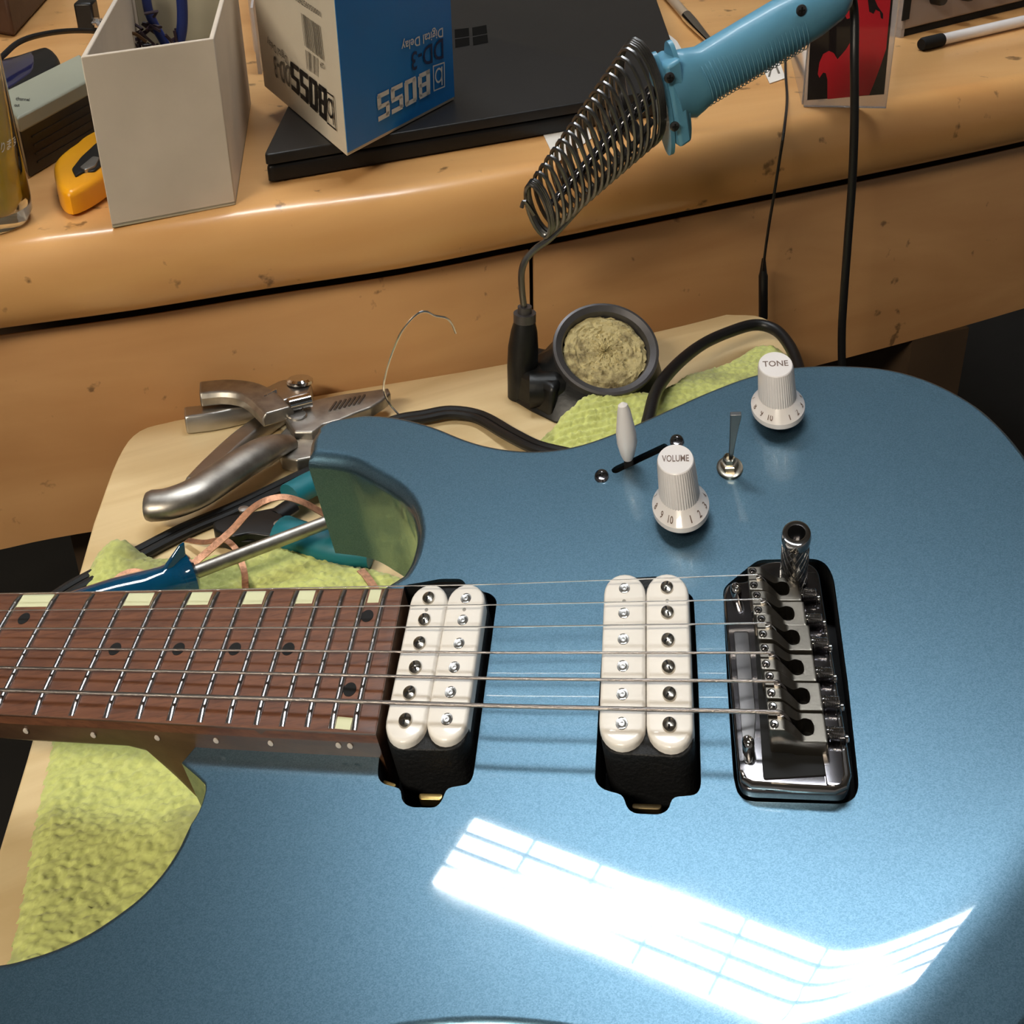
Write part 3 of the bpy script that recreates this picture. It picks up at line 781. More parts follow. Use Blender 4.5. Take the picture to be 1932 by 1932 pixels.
# ---- knobs
def ring_text(s, ang, r0, z0, r1, z1, w, base, mt, parent):
    """text on the cone between radius r0 (low) and r1 (high)"""
    v, f = textfit(s, -w / 2, 0, w / 2, 1)
    vs = []
    for a, b in v:
        r = r0 + (r1 - r0) * b; z = z0 + (z1 - z0) * b; th = ang + a / r0
        vs.append(base(r * math.cos(th), r * math.sin(th), z))
    m = M(); m.add(vs, f, False); return m.build('number', mt, parent)
def knob(pc, ptop, lab, nm, kr, z0):
    cx, cy = PX(*pc, z0); 
    # top centre given in the image
    lo, hi = 5, 45
    for _ in range(40):
        md = (lo + hi) / 2
        if prj(A(cx, cy, md))[1] > ptop[1]: lo = md
        else: hi = md
    zt = lo; H_ = zt - z0
    B = lambda x, y, z: A(cx + x * kr, cy + y * kr, z0 + z)
    prof = [(6, 0), (12.6, 0), (13.0, .5), (13.0, 2.4), (12.6, 2.8), (8.9, H_ * .34)]
    m = M()
    seg = 96
    rings = []
    for r, z in prof: rings.append([B(r * math.cos(2 * math.pi * k / seg), r * math.sin(2 * math.pi * k / seg), z) for k in range(seg)])
    m.loft(rings, False)
    k_ = m.build('knob', MAT['white'], Gtr, angle=28); k_['label'] = lab
    m = M(); rings = []
    for r, z in ((9.1, H_ * .30), (9.0, H_ * .36), (8.35, H_ * .93), (8.1, H_ * .985), (7.8, H_)):
        rings.append([B(r * (1 + (.022 if (k % 2 and z < H_ * .97) else 0)) * math.cos(2 * math.pi * k / seg), r * (1 + (.022 if (k % 2 and z < H_ * .97) else 0)) * math.sin(2 * math.pi * k / seg), z) for k in range(seg)])
    m.loft(rings, True); m.build('grip', MAT['white'], k_, angle=20)
    m = M(); m.lathe([(3, -z0), (3, 0)], A(cx, cy, z0), GZ, 16, ex=GX, ey=GY); m.build('shaft', MAT['matblack'], k_)
    v, f = textfit(nm, -6.0, -1.9, 6.0, 1.7)
    m = M(); m.add([B(a, b + .4, H_ + .08) for a, b in v], f, False); m.build('lettering', MAT['ink'], k_)
    for s, dg in (('9', -137), ('10', -113), ('1', -66), ('2', -42), ('3', -16), ('8', -163), ('7', -190), ('4', 10), ('5', 36), ('6', 62)):
        a = R(dg)
        ring_text(s, a, 12.38, 3.4, 10.55, H_ * .245, 2.6 if len(s) == 2 else 1.5 if s != '1' else .5, B, MAT['ink'], k_)
knob((1468, 772), (1472, 687), 'white tone knob', 'TONE', 1.0, 4.0)
knob((1285, 960), (1288, 866), 'white volume knob', 'VOLUME', 1.0, 4.0)

# ---- lever switch, screws, mini toggle
def headscrew(q, r=3.6):
    c = PX(*q, .3)
    m = M(); m.lathe([(r, 0), (r, .3), (r * .85, 1.1), (r * .45, 1.5), (r * .3, 1.45), (.01, .9)], A(*c, 0), GZ, 24, False, GX, GY)
    s = m.build('switch_screw', MAT['darkchrome'], Gtr)
    m = M()
    for a in (.4, .4 + math.pi / 2):
        m.box(A(*c, 1.55), (GX * math.cos(a) + GY * math.sin(a)) * r * .42, (-GX * math.sin(a) + GY * math.cos(a)) * r * .1, GZ * .12)
    m.build('cross_slot', MAT['matblack'], s)
headscrew((1135, 898)); headscrew((1277, 832))
b0 = A(*PX(1184, 874, 0), 0)
U_ = nrm(GX)
def up(px, py): return onpl(px, py, b0, nrm(np.cross(GN, U_)))
m = M(); m.tube([b0 - GZ * 6, up(1186, 868), up(1184, 840)], .0023, 10, flat=.5); lv = m.build('switch_lever', MAT['matblack'], Gtr)
pp = [up(1185, 866), up(1184, 855), up(1183, 835), up(1181, 815), up(1179, 795), up(1177, 775), up(1175, 764), up(1174, 760)]
m = M(); m.tube(pp, [q * .00105 for q in (2.0, 3.0, 4.1, 4.0, 3.3, 2.6, 1.9, .6)], 20); m.build('lever_tip', MAT['white'], lv)
c = PX(1377, 884, 0); b0 = A(*c, 0)
m = M(); m.lathe([(6.2, 0), (6.2, .8), (5.6, 1.1), (4.4, 1.2), (3.6, 1.2)], b0, GZ, 32, False, GX, GY); mt_ = m.build('mini_toggle', MAT['warmnickel'] if 'warmnickel' in MAT else MAT.setdefault('warmnickel', mat('warm_nickel', (0.50, 0.46, 0.38, 1), .28, 1, noise=(60, .2))), Gtr)
m = M(); m.lathe([(4.3, 1.1), (4.3, 3.0), (3.9, 3.4), (3.0, 3.5), (2.9, 5.2), (2.2, 5.5), (1.9, 4.2), (.01, 4.2)], b0, GZ, 6, False, GX, GY); m.build('hex_nut', MAT['warmnickel'], mt_)
m = M(); m.tube([up(1378, 864), up(1380, 850)], .0012, 8)
rg = []
for (x, y, w, d) in ((1378, 868, 3.0, 2.2), (1380, 850, 4, 2.6), (1384, 815, 6.2, 3), (1388, 786, 9.0, 3.2), (1388, 780, 9.4, 3.2)):
    P = up(x, y); a, b = U_ * w * .00024, nrm(GY) * d * .0004
    rg.append([P - a - b, P + a - b, P + a + b, P - a + b])
m = M(); m.loft(rg, True, True, False); m.build('bat_lever', MAT['gunmetal'], mt_, bevel=.0002)

# ------------------------------------------------------------------ soldering iron stand, on the table
MAT['castblack'] = mat('cast_black', hexc(16, 17, 18), .42, noise=(60, .3), bump=(300, .3, .0005))
MAT['ringgrey'] = mat('grey_ring_metal', hexc(92, 90, 92), .42, .6, noise=(60, .2))
MAT['blueplastic'] = mat('light_blue_plastic', hexc(92, 150, 180), .42, coat=.15, noise=(25, .08), bump=(400, .1, .0003))
SB = onz(985, 748, ZB)
def sp(px, py, dn=0.0): return onpl(px, py, SB + DN * dn, DN)
stand = thing('soldering_stand', 'black soldering iron stand with coil holder and round sponge dish', 'stand', SB)
nd = nrm([0.10, -.56, .83])
Fr = onz(1150, 792, ZB); Fr = Fr + [0, 0, hz(Fr, 748)]
dc = onpl(1143, 660, Fr, nd)
dr = np.linalg.norm(onpl(1243, 672, Fr, nd) - onpl(1042, 646, Fr, nd)) / 2
ux = nrm(onpl(1243, 672, Fr, nd) - dc); uy = np.cross(nd, ux)
ry = np.linalg.norm(onpl(1150, 748, Fr, nd) - onpl(1138, 573, Fr, nd)) / 2 / dr
m = M(); m.lathe([(dr * .93, -.016), (dr * .97, -.004), (dr, -.001), (dr * .99, .0015), (dr * .94, .002), (dr * .83, .0005), (dr * .80, -.002), (dr * .79, -.012), (.0005, -.012)], dc, nd, 64, False, ux, uy * ry)
m.build('dish', MAT['ringgrey'], stand)
# sponge
m = M(); rs = []
for j in range(26):
    r = dr * .785 * (1 - j / 25.5)
    rs.append([dc + ux * r * math.cos(2 * math.pi * k / 72) * (1 + .02 * rng.normal() * (j < 3)) + uy * ry * r * math.sin(2 * math.pi * k / 72) * (1 + .02 * rng.normal() * (j < 3)) + nd * (-.004 + .0022 * min(1, j / 3) + .0005 * rng.normal()) for k in range(72)])
m.loft(rs, False)
def spongemat():
    mt = mat('damp_sponge', hexc(190, 176, 128), .75, bump=(500, .8, .0015))
    nt = mt.node_tree; b = nt.nodes['Principled BSDF']; tc = nt.nodes.new('ShaderNodeTexCoord')
    n = nt.nodes.new('ShaderNodeTexNoise'); n.inputs['Scale'].default_value = 190; n.inputs['Detail'].default_value = 6
    nt.links.new(tc.outputs['Object'], n.inputs['Vector'])
    n2 = nt.nodes.new('ShaderNodeTexNoise'); n2.inputs['Scale'].default_value = 26; nt.links.new(tc.outputs['Object'], n2.inputs['Vector'])
    ad = nt.nodes.new('ShaderNodeMath'); ad.operation = 'MULTIPLY'; nt.links.new(n.outputs['Fac'], ad.inputs[0]); nt.links.new(n2.outputs['Fac'], ad.inputs[1])
    cp = nt.nodes.new('ShaderNodeValToRGB'); cp.color_ramp.elements[0].position = .22; cp.color_ramp.elements[0].color = hexc(192, 178, 130)
    cp.color_ramp.elements[1].position = .44; cp.color_ramp.elements[1].color = hexc(84, 70, 44)
    nt.links.new(ad.outputs[0], cp.inputs[0]); nt.links.new(cp.outputs[0], b.inputs['Base Color']); return mt
m.build('sponge', spongemat(), stand)
# cast base
bot = [onz(a, b, ZB) for a, b in [(957, 752), (1000, 778), (1045, 800), (1120, 802), (1200, 785), (1250, 748), (1252, 712), (1200, 690), (1100, 690), (1010, 700), (962, 715)]]
ang = [math.atan2((q - dc) @ uy, (q - dc) @ ux) for q in bot]
topr = [dc + ux * dr * .95 * math.cos(a) + uy * ry * dr * .95 * math.sin(a) - nd * .006 for a in ang]
m = M(); m.loft([bot, [p * .5 + q * .5 + np.array([0, 0, .004]) for p, q in zip(bot, topr)], topr], True)
m.build('base', MAT['castblack'], stand, bevel=.002)
bb2 = [onz(a, b, ZB) for a, b in [(960, 752), (1040, 795), (1062, 772), (1045, 715), (990, 705)]]
m = M(); m.loft([bb2, [p + (dc - p) * .05 + np.array([0, 0, .021]) for p in bb2]], True, True, False); m.build('shoulder', MAT['castblack'], stand, bevel=.004, seg=3)
m = M()
colpts = [(986, 747), (986, 730), (986, 690), (987, 655), (989, 625), (990, 600)]
m.tube([sp(a, b) for a, b in colpts], [.0098, .0098, .0100, .0098, .0085, .0062], 20)
m.tube([onz(1000, 735, ZB + .013), onz(1040, 735, ZB + .013), onz(1075, 725, ZB + .013)], [.012, .012, .012], 14)
m.build('post', MAT['castblack'], stand)
m = M(); m.tube([sp(990, 606), sp(990, 590)], .0072, 20); m.tube([sp(990, 592), sp(990, 578)], .0045, 16); m.build('socket', MAT['ringgrey'], stand)
wp = cr([sp(a, b) for a, b in [(990, 590), (985, 550), (984, 515), (992, 490), (1012, 468), (1040, 448), (1085, 400), (1140, 335), (1200, 268), (1232, 225)]], 5)
m = M(); m.tube(wp, .0021, 10); m.build('support_wire', MAT['gunmetal'], stand)
# coil: image-space ellipses unrolled into a cone in front of and behind the stand's plane
c0, c1 = sp(1014, 400), sp(1216, 172)
pix = np.linalg.norm(sp(1100, 300) - sp(1101, 300))
def coilpt(t, th):
    c = c0 + (c1 - c0) * t
    hx, hy = 16 + 8 * t, 50 + 42 * t
    a = sp(1100 + hx * .75, 300 + hy) - sp(1100, 300)
    b = DN * (-.005 - .007 * t) + (sp(1100 + 15, 300 - 2) - sp(1100, 300)) * (.9 + .5 * t)
    return c + a * math.cos(th) + b * math.sin(th)
pts = []
turns = 24; nn = turns * 22
def tt(u): return u + .045 * math.sin(2 * math.pi * u)  # denser at the ends
for k in range(nn + 1):
    u = k / nn
    uu = .04 * min(1, u / .15) + .91 * min(1, max(0, (u - .15) / .68)) + .05 * max(0, (u - .83) / .17)
    pts.append(coilpt(min(1, uu), 2 * math.pi * turns * u))
m = M(); m.tube(pts, .00135, 6); m.build('coil_holder', MAT['gunmetal'], stand)
m = M(); m.tube(cr([sp(1008, 405, -.0), sp(990, 380), sp(984, 392)], 4), .0013, 6); m.build('coil_end', MAT['gunmetal'], stand)

# ---- soldering iron
iron = thing('soldering_iron', 'light blue handled soldering iron resting in the coil of the stand', 'soldering iron', sp(1260, 170))
m = M(); m.tube([sp(1040, 385), sp(1130, 285), sp(1235, 168)], [.0022, .0036, .0050], 16); m.build('barrel', MAT['darkchrome'], iron)
axi = nrm(sp(1560, -5) - sp(1280, 165))
def oval(x, y, hw, hh, sl=0.0):
    """cross-section centred on an image point; hw across the handle, hh in depth (m)"""
    P = sp(x, y); s_ = nrm(np.cross(DN, axi)) * hw
    s_ = s_ + axi * sl
    return [P + s_ * math.cos(2 * math.pi * k / 28) + DN * hh * math.sin(2 * math.pi * k / 28) for k in range(28)]
k3 = pix
rg = [oval(x, y, w * k3, d) for x, y, w, d in ((1262, 176, 52, .014), (1275, 168, 56, .013), (1290, 160, 64, .012), (1305, 152, 60, .012), (1330, 138, 50, .013), (1400, 97, 50, .014), (1470, 55, 50, .014), (1530, 20, 48, .014), (1570, -4, 42, .013), (1590, -16, 30, .010), (1600, -22, 14, .006))]
m = M(); m.loft(rg, True); hd = m.build('handle', MAT['blueplastic'], iron, angle=50)
m = M()
for k in range(26):                       # grip ribs
    x = 1318 + 7.2 * k; y = 150 - 4.25 * k
    m.loft([oval(x - 1.2, y + .7, 50.5 * k3, .0143), oval(x, y, 51.8 * k3, .0138), oval(x + 1.4, y - .8, 50.5 * k3, .0143)], False)
m.build('grip_ribs', MAT['blueplastic'], hd)
def plate(x0, y0, x1, y1, th, dep, nm, mt):
    m = M(); a, b = sp(x0, y0), sp(x1, y1); v = nrm(b - a); w = nrm(np.cross(DN, v)); c = (a + b) / 2; L = np.linalg.norm(b - a) / 2
    rr = []
    for s in (-1, 1):
        rr.append([c + v * L * math.cos(2 * math.pi * k / 32) * (1 if abs(math.cos(2 * math.pi * k / 32)) < .9 else 1.02) + DN * dep * math.sin(2 * math.pi * k / 32) + w * th * s for k in range(32)])
    m.loft(rr, True, True, True); return m.build(nm, mt, iron, angle=40)
plate(1233, 100, 1265, 290, .0014, .010, 'flange', MAT['blueplastic'])
plate(1262, 78, 1296, 264, .0014, .010, 'flange', MAT['blueplastic'])
m = M()
a, b = sp(1240, 118), sp(1268, 270); a2_, b2_ = sp(1268, 100), sp(1290, 255)
m.loft([[a - DN * .012, b - DN * .012, b + DN * .012, a + DN * .012], [a2_ - DN * .012, b2_ - DN * .012, b2_ + DN * .012, a2_ + DN * .012]], True, True, False)
m.build('collar', MAT['blueplastic'], iron, bevel=.002)
def screw3(x, y, dn, r, parent):
    P = sp(x, y, dn); m = M(); m.lathe([(r, 0), (r, .001), (r * .7, .0013), (.0001, .0013)], P, -DN, 20, ex=nrm(DD), ey=np.array([0, 0, 1.0]))
    s_ = m.build('screw', MAT['gunmetal'], parent)
    m = M(); m.box(P - DN * .0015, DD * r * .6, DN * .0001, np.array([0, 0, r * .14])); m.box(P - DN * .0015, DD * r * .14, DN * .0001, np.array([0, 0, r * .6])); m.build('cross_slot', MAT['matblack'], s_)
screw3(1262, 146, -.0135, .0032, iron); screw3(1272, 238, -.0135, .0030, iron); screw3(1511, 19, -.0125, .0034, iron)
# mains cord from the handle, hanging in front of the drawers
crd = cr([sp(1592, -16), sp(1606, -8), sp(1612, 30), sp(1612, 110, -.01), sp(1612, 230, -.015), sp(1608, 340, -.015), sp(1600, 450, -.015), sp(1592, 560, -.015), sp(1588, 640, -.015), sp(1590, 760, -.015), sp(1592, 900, -.015)], 5)
m = M(); m.tube(crd, .0028, 12); m.build('cord', MAT['rubber'], iron)

# ---- thin cable with its coupling
m = M()
Pn = FP - DN * .004
pth = cr([onz(1500, -40, ZD + .0015), onz(1484, 60, ZD + .0015), onz(1482, 130, ZD + .0015), onz(1485, 185, ZD + .002)] + [onpl(a, b, FP - DN * d, DN) for a, b, d in [(1480, 240, .040), (1471, 300, .040), (1460, 370, .034), (1450, 430, .022), (1443, 480, .012), (1440, 510, .006)]], 5)
th = thing('thin_cable', 'thin black cable hanging over the desk edge with a long coupling', 'cable', pth[-1])
m.tube(pth, .0010, 8); m.build('wire', MAT['rubber'], th)
m = M(); m.tube([onpl(a, b, Pn, DN) for a, b in [(1441, 488), (1440, 515), (1440, 520), (1440, 600), (1440, 606)]], [.0014, .0028, .0034, .0034, .002], 16); m.build('coupling', MAT['black'], th)
m = M(); m.tube([onpl(a, b, Pn, DN) for a, b in [(1440, 600), (1442, 650), (1448, 720)]], .0010, 8); m.build('wire', MAT['rubber'], th)

# ---- black cables on the table
def cable(path, r, label, twin=0.0, name='black_cable', mt='rubber', zoff=None):
    P = cr([onz(a, b, ZB + (z if z else r + .0003)) for a, b, z in path], 6)
    m = M()
    if twin:
        for s in (-1, 1):
            Q = []
            for i, p in enumerate(P):
                t = nrm(P[min(i + 1, len(P) - 1)] - P[max(i - 1, 0)]); w = nrm(np.cross([0, 0, 1], t)); Q.append(p + w * s * twin)
            m.tube(Q, r, 10)
    else: m.tube(P, r, 12)
    o = m.build(name, MAT[mt], loc=P[0]); return tag(o, label, 'cable')
cable([(60, 1165, 0), (130, 1115, 0), (190, 1082, 0), (262, 1045, 0), (350, 1000, 0), (450, 958, 0), (560, 905, 0), (640, 868, 0), (700, 820, 0), (750, 795, .004), (800, 786, .005), (850, 778, .005), (905, 787, .004), (960, 818, .006), (1010, 843, .009), (1060, 856, .010), (1110, 866, .010)], .0030, 'black twin mains cable running from under the neck past the pliers', .0029, 'twin_cable')
cable([(1215, 830, .020), (1225, 785, .022), (1240, 735, .022), (1275, 690, .021), (1325, 650, .019), (1380, 625, .018), (1425, 613, .017), (1462, 622, .016), (1488, 650, .015), (1505, 690, .014), (1515, 740, .014)], .0040, 'thick black cable looping over the green towel behind the tone knob')

# ------------------------------------------------------------------ tools on the table
def hslab(pts, top, th, name, mt, parent=None, r=.001, rc=.001, smooth=False, **k):
    """plate lying flat: outline given in the image at height top above the board"""
    p = Zp(pts, ZB + top)
    p = cr(p, 3, True) if smooth else rpoly(p, rc, 3)
    return slab(p, top, top - th, flat(ZB), r=r).build(name, MAT[mt] if isinstance(mt, str) else mt, parent, angle=50, **k)
B3 = lambda a, b, h: onz(a, b, ZB + h)
pl_ = thing('needle_nose_pliers', 'steel needle nose pliers lying open beside the blue guitar horn', 'pliers', B3(560, 800, 0))
hslab([(538, 790), (560, 762), (600, 752), (650, 742), (700, 736), (733, 731), (737, 741), (722, 754), (700, 768), (672, 778), (640, 792), (610, 800), (590, 815), (555, 815)], .016, .007, 'jaw', 'steel', pl_, r=.0015)
hslab([(545, 800), (590, 800), (650, 805), (690, 800), (660, 822), (620, 845), (590, 862), (560, 868), (530, 860), (520, 825)], .011, .009, 'jaw', 'steel', pl_, r=.0015)
m = M(); q = B3(561, 786, .0155); m.lathe([(.0062, 0), (.0062, .0012), (.0055, .0018), (.0001, .0019)], q, (0, 0, 1), 32); m.build('pivot', MAT['nickel'], pl_)
for k in range(7):
    x = 628 + 9 * k; m = M()
    m.box(B3(x, 767 - 2.2 * k, .0163), nrm([.25, 1, 0]) * .0062, np.array([.0006, 0, 0]), (0, 0, .0006)); m.build('jaw_ridge', MAT['gunmetal'], pl_)
hp = cr([B3(545, 835, .012), B3(515, 843, .016), B3(470, 867, .018), B3(420, 899, .018), B3(370, 931, .018), B3(320, 950, .017), (B3(278, 955, .016))], 5)
nh = len(hp)
m = M(); m.tube(hp, [.0072 + .0040 * min(1, i / 8) for i in range(nh - 1)] + [.0100], 20, flat=.72, up=(0, 0, 1)); m.build('handle', MAT['steel'], pl_)
# wire cutters behind
ct = thing('wire_cutters', 'chrome wire cutters lying behind the needle nose pliers', 'pliers', B3(470, 780, 0))
def barpx(pts, hw, th, z, name, mt, parent):
    P = cr([B3(a, b, z) for a, b in pts], 5); m = M(); rr = []
    for i, p in enumerate(P):
        t = nrm(P[min(i + 1, len(P) - 1)] - P[max(i - 1, 0)]); w = nrm(np.cross([0, 0, 1], t)); h = hw * (1 if not hasattr(hw, '__len__') else 1)
        rr.append([p + w * h * sx + np.array([0, 0, th * sz]) for sx, sz in ((-1, -1), (1, -1), (1, .3), (.75, 1), (-.75, 1), (-1, .3))])
    m.loft(rr, True, True, False); return m.build(name, MAT[mt], parent, bevel=.0012, seg=3)
barpx([(378, 742), (425, 738), (465, 742), (492, 754), (512, 772), (526, 786)], .0105, .0045, .0185, 'handle', 'steel', pl_)
barpx([(350, 792), (400, 786), (450, 775), (500, 760), (545, 745)], .0085, .006, .0065, 'handle', 'nickel', ct)
barpx([(370, 915), (405, 878), (455, 832), (505, 795), (550, 765)], .0075, .0045, .0048, 'handle', 'nickel', ct)
hslab([(490, 735), (530, 715), (570, 712), (590, 724), (584, 742), (552, 750), (508, 764)], .018, .014, 'head', 'nickel', ct, r=.002, rc=.004)
m = M(); q = B3(566, 722, .018); m.lathe([(.0085, 0), (.0085, .002), (.007, .0032), (.0035, .0028), (.0001, .0026)], q, (0, .15, 1), 28); m.build('pivot_screw', MAT['chrome'], ct)
m = M(); m.tube([B3(545, 765, .021), B3(585, 755, .021)], .0045, 14); m.build('spring_post', MAT['chrome'], ct)
m = M(); sp_ = [B3(500 + 22 * k / 60, 752 - 12 * k / 60, .021) + np.array([0, .0022 * math.cos(k * .9), .0022 * math.sin(k * .9)]) for k in range(61)]
m.tube(sp_, .0005, 5); m.build('spring', MAT['chrome'], ct)
# off-cut of string
z0 = ZB + .017
w0 = onz(762, 792, ZB + .002)
wpl = lambda x, y: onpl(x, y, onz(735, 760, z0), nrm([.25, -1, 0]))
m = M(); m.tube(cr([w0, onz(735, 762, ZB + .014), wpl(724, 735), wpl(729, 700), wpl(742, 660), wpl(760, 622), wpl(785, 594), wpl(804, 588), wpl(822, 596), wpl(842, 600), wpl(853, 612), wpl(860, 629)], 6), .0007, 6)
tag(m.build('string_offcut', MAT['plain'], loc=w0), 'curled steel string offcut standing up from the pliers tip', 'wire')
# wire stripper (black head, teal grips)
MAT['teal'] = mat('teal_rubber', hexc(14, 108, 122), .5, noise=(40, .15))
ws = thing('wire_strippers', 'black headed wire strippers with teal grips under the guitar horn', 'strippers', B3(520, 980, 0))
hslab([(400, 985), (430, 972), (475, 965), (525, 955), (540, 985), (538, 1008), (505, 1010), (470, 1005), (440, 1012), (405, 1000)], .012, .010, 'head', 'black', ws, r=.0012, rc=.003)
hslab([(425, 1005), (470, 1000), (500, 1005), (480, 1020), (440, 1022)], .008, .007, 'jaw', 'black', ws, r=.001, rc=.003)
m = M(); m.lathe([(.0034, 0), (.0034, .001), (.0018, .0011), (.0017, .0002), (.0001, .0002)], B3(528, 990, .012), (0, 0, 1), 20); m.build('rivet', MAT['nickel'], ws)
m = M(); m.lathe([(.0030, 0), (.0030, .001), (.0001, .0014)], B3(460, 962, .012), (0, 0, 1), 20); m.build('rivet', MAT['nickel'], ws)
m = M(); m.tube([B3(520, 975, .009), B3(550, 955, .009)], .006, 12, flat=.6, up=(0, 0, 1)); m.build('arm', MAT['black'], ws)
m = M(); m.tube(cr([B3(547, 935, .011), B3(590, 912, .011), B3(650, 885, .010)], 4), .0085, 16, flat=.8, up=(0, 0, 1)); m.build('grip', MAT['teal'], ws)
m = M(); m.tube(cr([B3(532, 1002, .010), B3(570, 1015, .010), B3(640, 1035, .010), B3(700, 1040, .010)], 4), .0105, 16, flat=.8, up=(0, 0, 1)); m.build('grip', MAT['teal'], ws)
# screwdriver
MAT['bluehandle'] = mat('glossy_blue_handle', hexc(8, 84, 128), .08, coat=1, trans=.35, noise=(30, .3))
sd_ = thing('screwdriver', 'screwdriver with glossy blue handle and worn steel shaft', 'screwdriver', B3(350, 1075, 0))
m = M(); m.tube([B3(352, 1086, .022), B3(480, 1037, .0245), B3(605, 990, .027), B3(660, 969, .028)], .0037, 20); m.build('shaft', MAT['steel'], sd_)
a_, b_ = B3(366, 1081, .0225), B3(120, 1166, .022); dv = b_ - a_; Lh = np.linalg.norm(dv); dv = dv / Lh
m = M(); m.lathe([(.0001, 0), (.0100, .0005), (.0128, .0025), (.0120, .005), (.0092, .010), (.0088, .016), (.0098, .026), (.0110, .04), (.0112, .06), (.0110, Lh)], a_, dv, 28); m.build('handle', MAT['bluehandle'], sd_)
m = M(); u_ = nrm(np.cross(dv, [0, 0, 1])); n_ = np.cross(u_, dv)
m.loft([[a_ + dv * .003 + n_ * .010 - u_ * .002, a_ + dv * .003 + n_ * .010 + u_ * .002, a_ + dv * .016 + n_ * .007 + u_ * .002, a_ + dv * .016 + n_ * .007 - u_ * .002], [a_ + dv * .002 + n_ * .0200 - u_ * .0008, a_ + dv * .002 + n_ * .0200 + u_ * .0008, a_ + dv * .005 + n_ * .0190 + u_ * .0008, a_ + dv * .005 + n_ * .0190 - u_ * .0008]])
m.build('guard_fin', MAT['bluehandle'], sd_, bevel=.0008)
# copper braid
MAT['copper'] = mat('copper_braid', (0.58, 0.30, 0.18, 1), .45, .8, noise=(400, .4), bump=(1500, .5, .0004))
def ribbon(path, hw, label, nm='copper_braid'):
    P = cr([B3(a, b, z) for a, b, z in path], 6); m = M(); rr = []
    for i, p in enumerate(P):
        t = nrm(P[min(i + 1, len(P) - 1)] - P[max(i - 1, 0)]); w = nrm(np.cross([.1, -.3, 1], t)); n = np.cross(t, w)
        rr.append([p + w * hw * a + n * .0003 * b for a, b in ((-1, -1), (1, -1), (1, 1), (-1, 1))])
    m.loft(rr, True, True, False); tag(m.build(nm, MAT['copper'], loc=P[0]), label, 'braid')
ribbon([(352, 1072, .012), (375, 1055, .012), (410, 1025, .016), (440, 998, .020), (470, 965, .026), (500, 945, .030), (535, 938, .030), (570, 947, .026), (600, 963, .020), (640, 985, .012)], .0021, 'copper desoldering braid arching over the black wire strippers')
ribbon([(352, 1019, .003), (385, 1023, .008), (420, 1018, .012), (440, 1030, .012), (452, 1052, .008), (461, 1080, .006), (463, 1112, .010)], .0017, 'thin copper braid strand dropping beside the screwdriver shaft')
ribbon([(150, 1160, .012), (185, 1128, .012), (212, 1102, .012), (232, 1085, .013), (255, 1079, .013), (285, 1086, .012)], .0021, 'short copper braid loop left of the blue screwdriver handle')
ribbon([(680, 1075, .008), (695, 1092, .008), (712, 1118, .008)], .0021, 'copper braid end peeking out beneath the guitar horn')

# ------------------------------------------------------------------ towels
def towelmat():
    m = mat('yellow_green_terry', hexc(198, 206, 122), .95, sheen=.25)
    nt = m.node_tree; b = nt.nodes['Principled BSDF']; L = nt.links.new; tc = nt.nodes.new('ShaderNodeTexCoord')
    n = nt.nodes.new('ShaderNodeTexNoise'); n.inputs['Scale'].default_value = 22; n.inputs['Detail'].default_value = 6; L(tc.outputs['Object'], n.inputs['Vector'])
    f = nt.nodes.new('ShaderNodeTexNoise'); f.inputs['Scale'].default_value = 260; f.inputs['Detail'].default_value = 3; L(tc.outputs['Object'], f.inputs['Vector'])
    cp = nt.nodes.new('ShaderNodeValToRGB'); cp.color_ramp.elements[0].position = .52; cp.color_ramp.elements[0].color = hexc(196, 202, 122)
    cp.color_ramp.elements[1].position = .74; cp.color_ramp.elements[1].color = hexc(112, 112, 80)
    L(n.outputs['Fac'], cp.inputs[0])
    mx = nt.nodes.new('ShaderNodeMix'); mx.data_type = 'RGBA'; mx.blend_type = 'MULTIPLY'; mx.inputs['Factor'].default_value = .35
    c2 = nt.nodes.new('ShaderNodeValToRGB'); c2.color_ramp.elements[0].position = .35; c2.color_ramp.elements[0].color = (.45, .45, .38, 1); c2.color_ramp.elements[1].position = .6; c2.color_ramp.elements[1].color = (1, 1, 1, 1)
    L(f.outputs['Fac'], c2.inputs[0]); L(cp.outputs[0], mx.inputs['A']); L(c2.outputs[0], mx.inputs['B']); L(mx.outputs['Result'], b.inputs['Base Color'])
    return m
MAT['towel'] = towelmat()
def inpoly(x, y, P):
    c = np.zeros(x.shape, bool); n = len(P)
    for i in range(n):
        x0, y0 = P[i]; x1, y1 = P[(i + 1) % n]
        if y0 == y1: continue
        t = ((y0 > y) != (y1 > y)) & (x < (x1 - x0) * (y - y0) / (y1 - y0) + x0)
        c ^= t
    return c
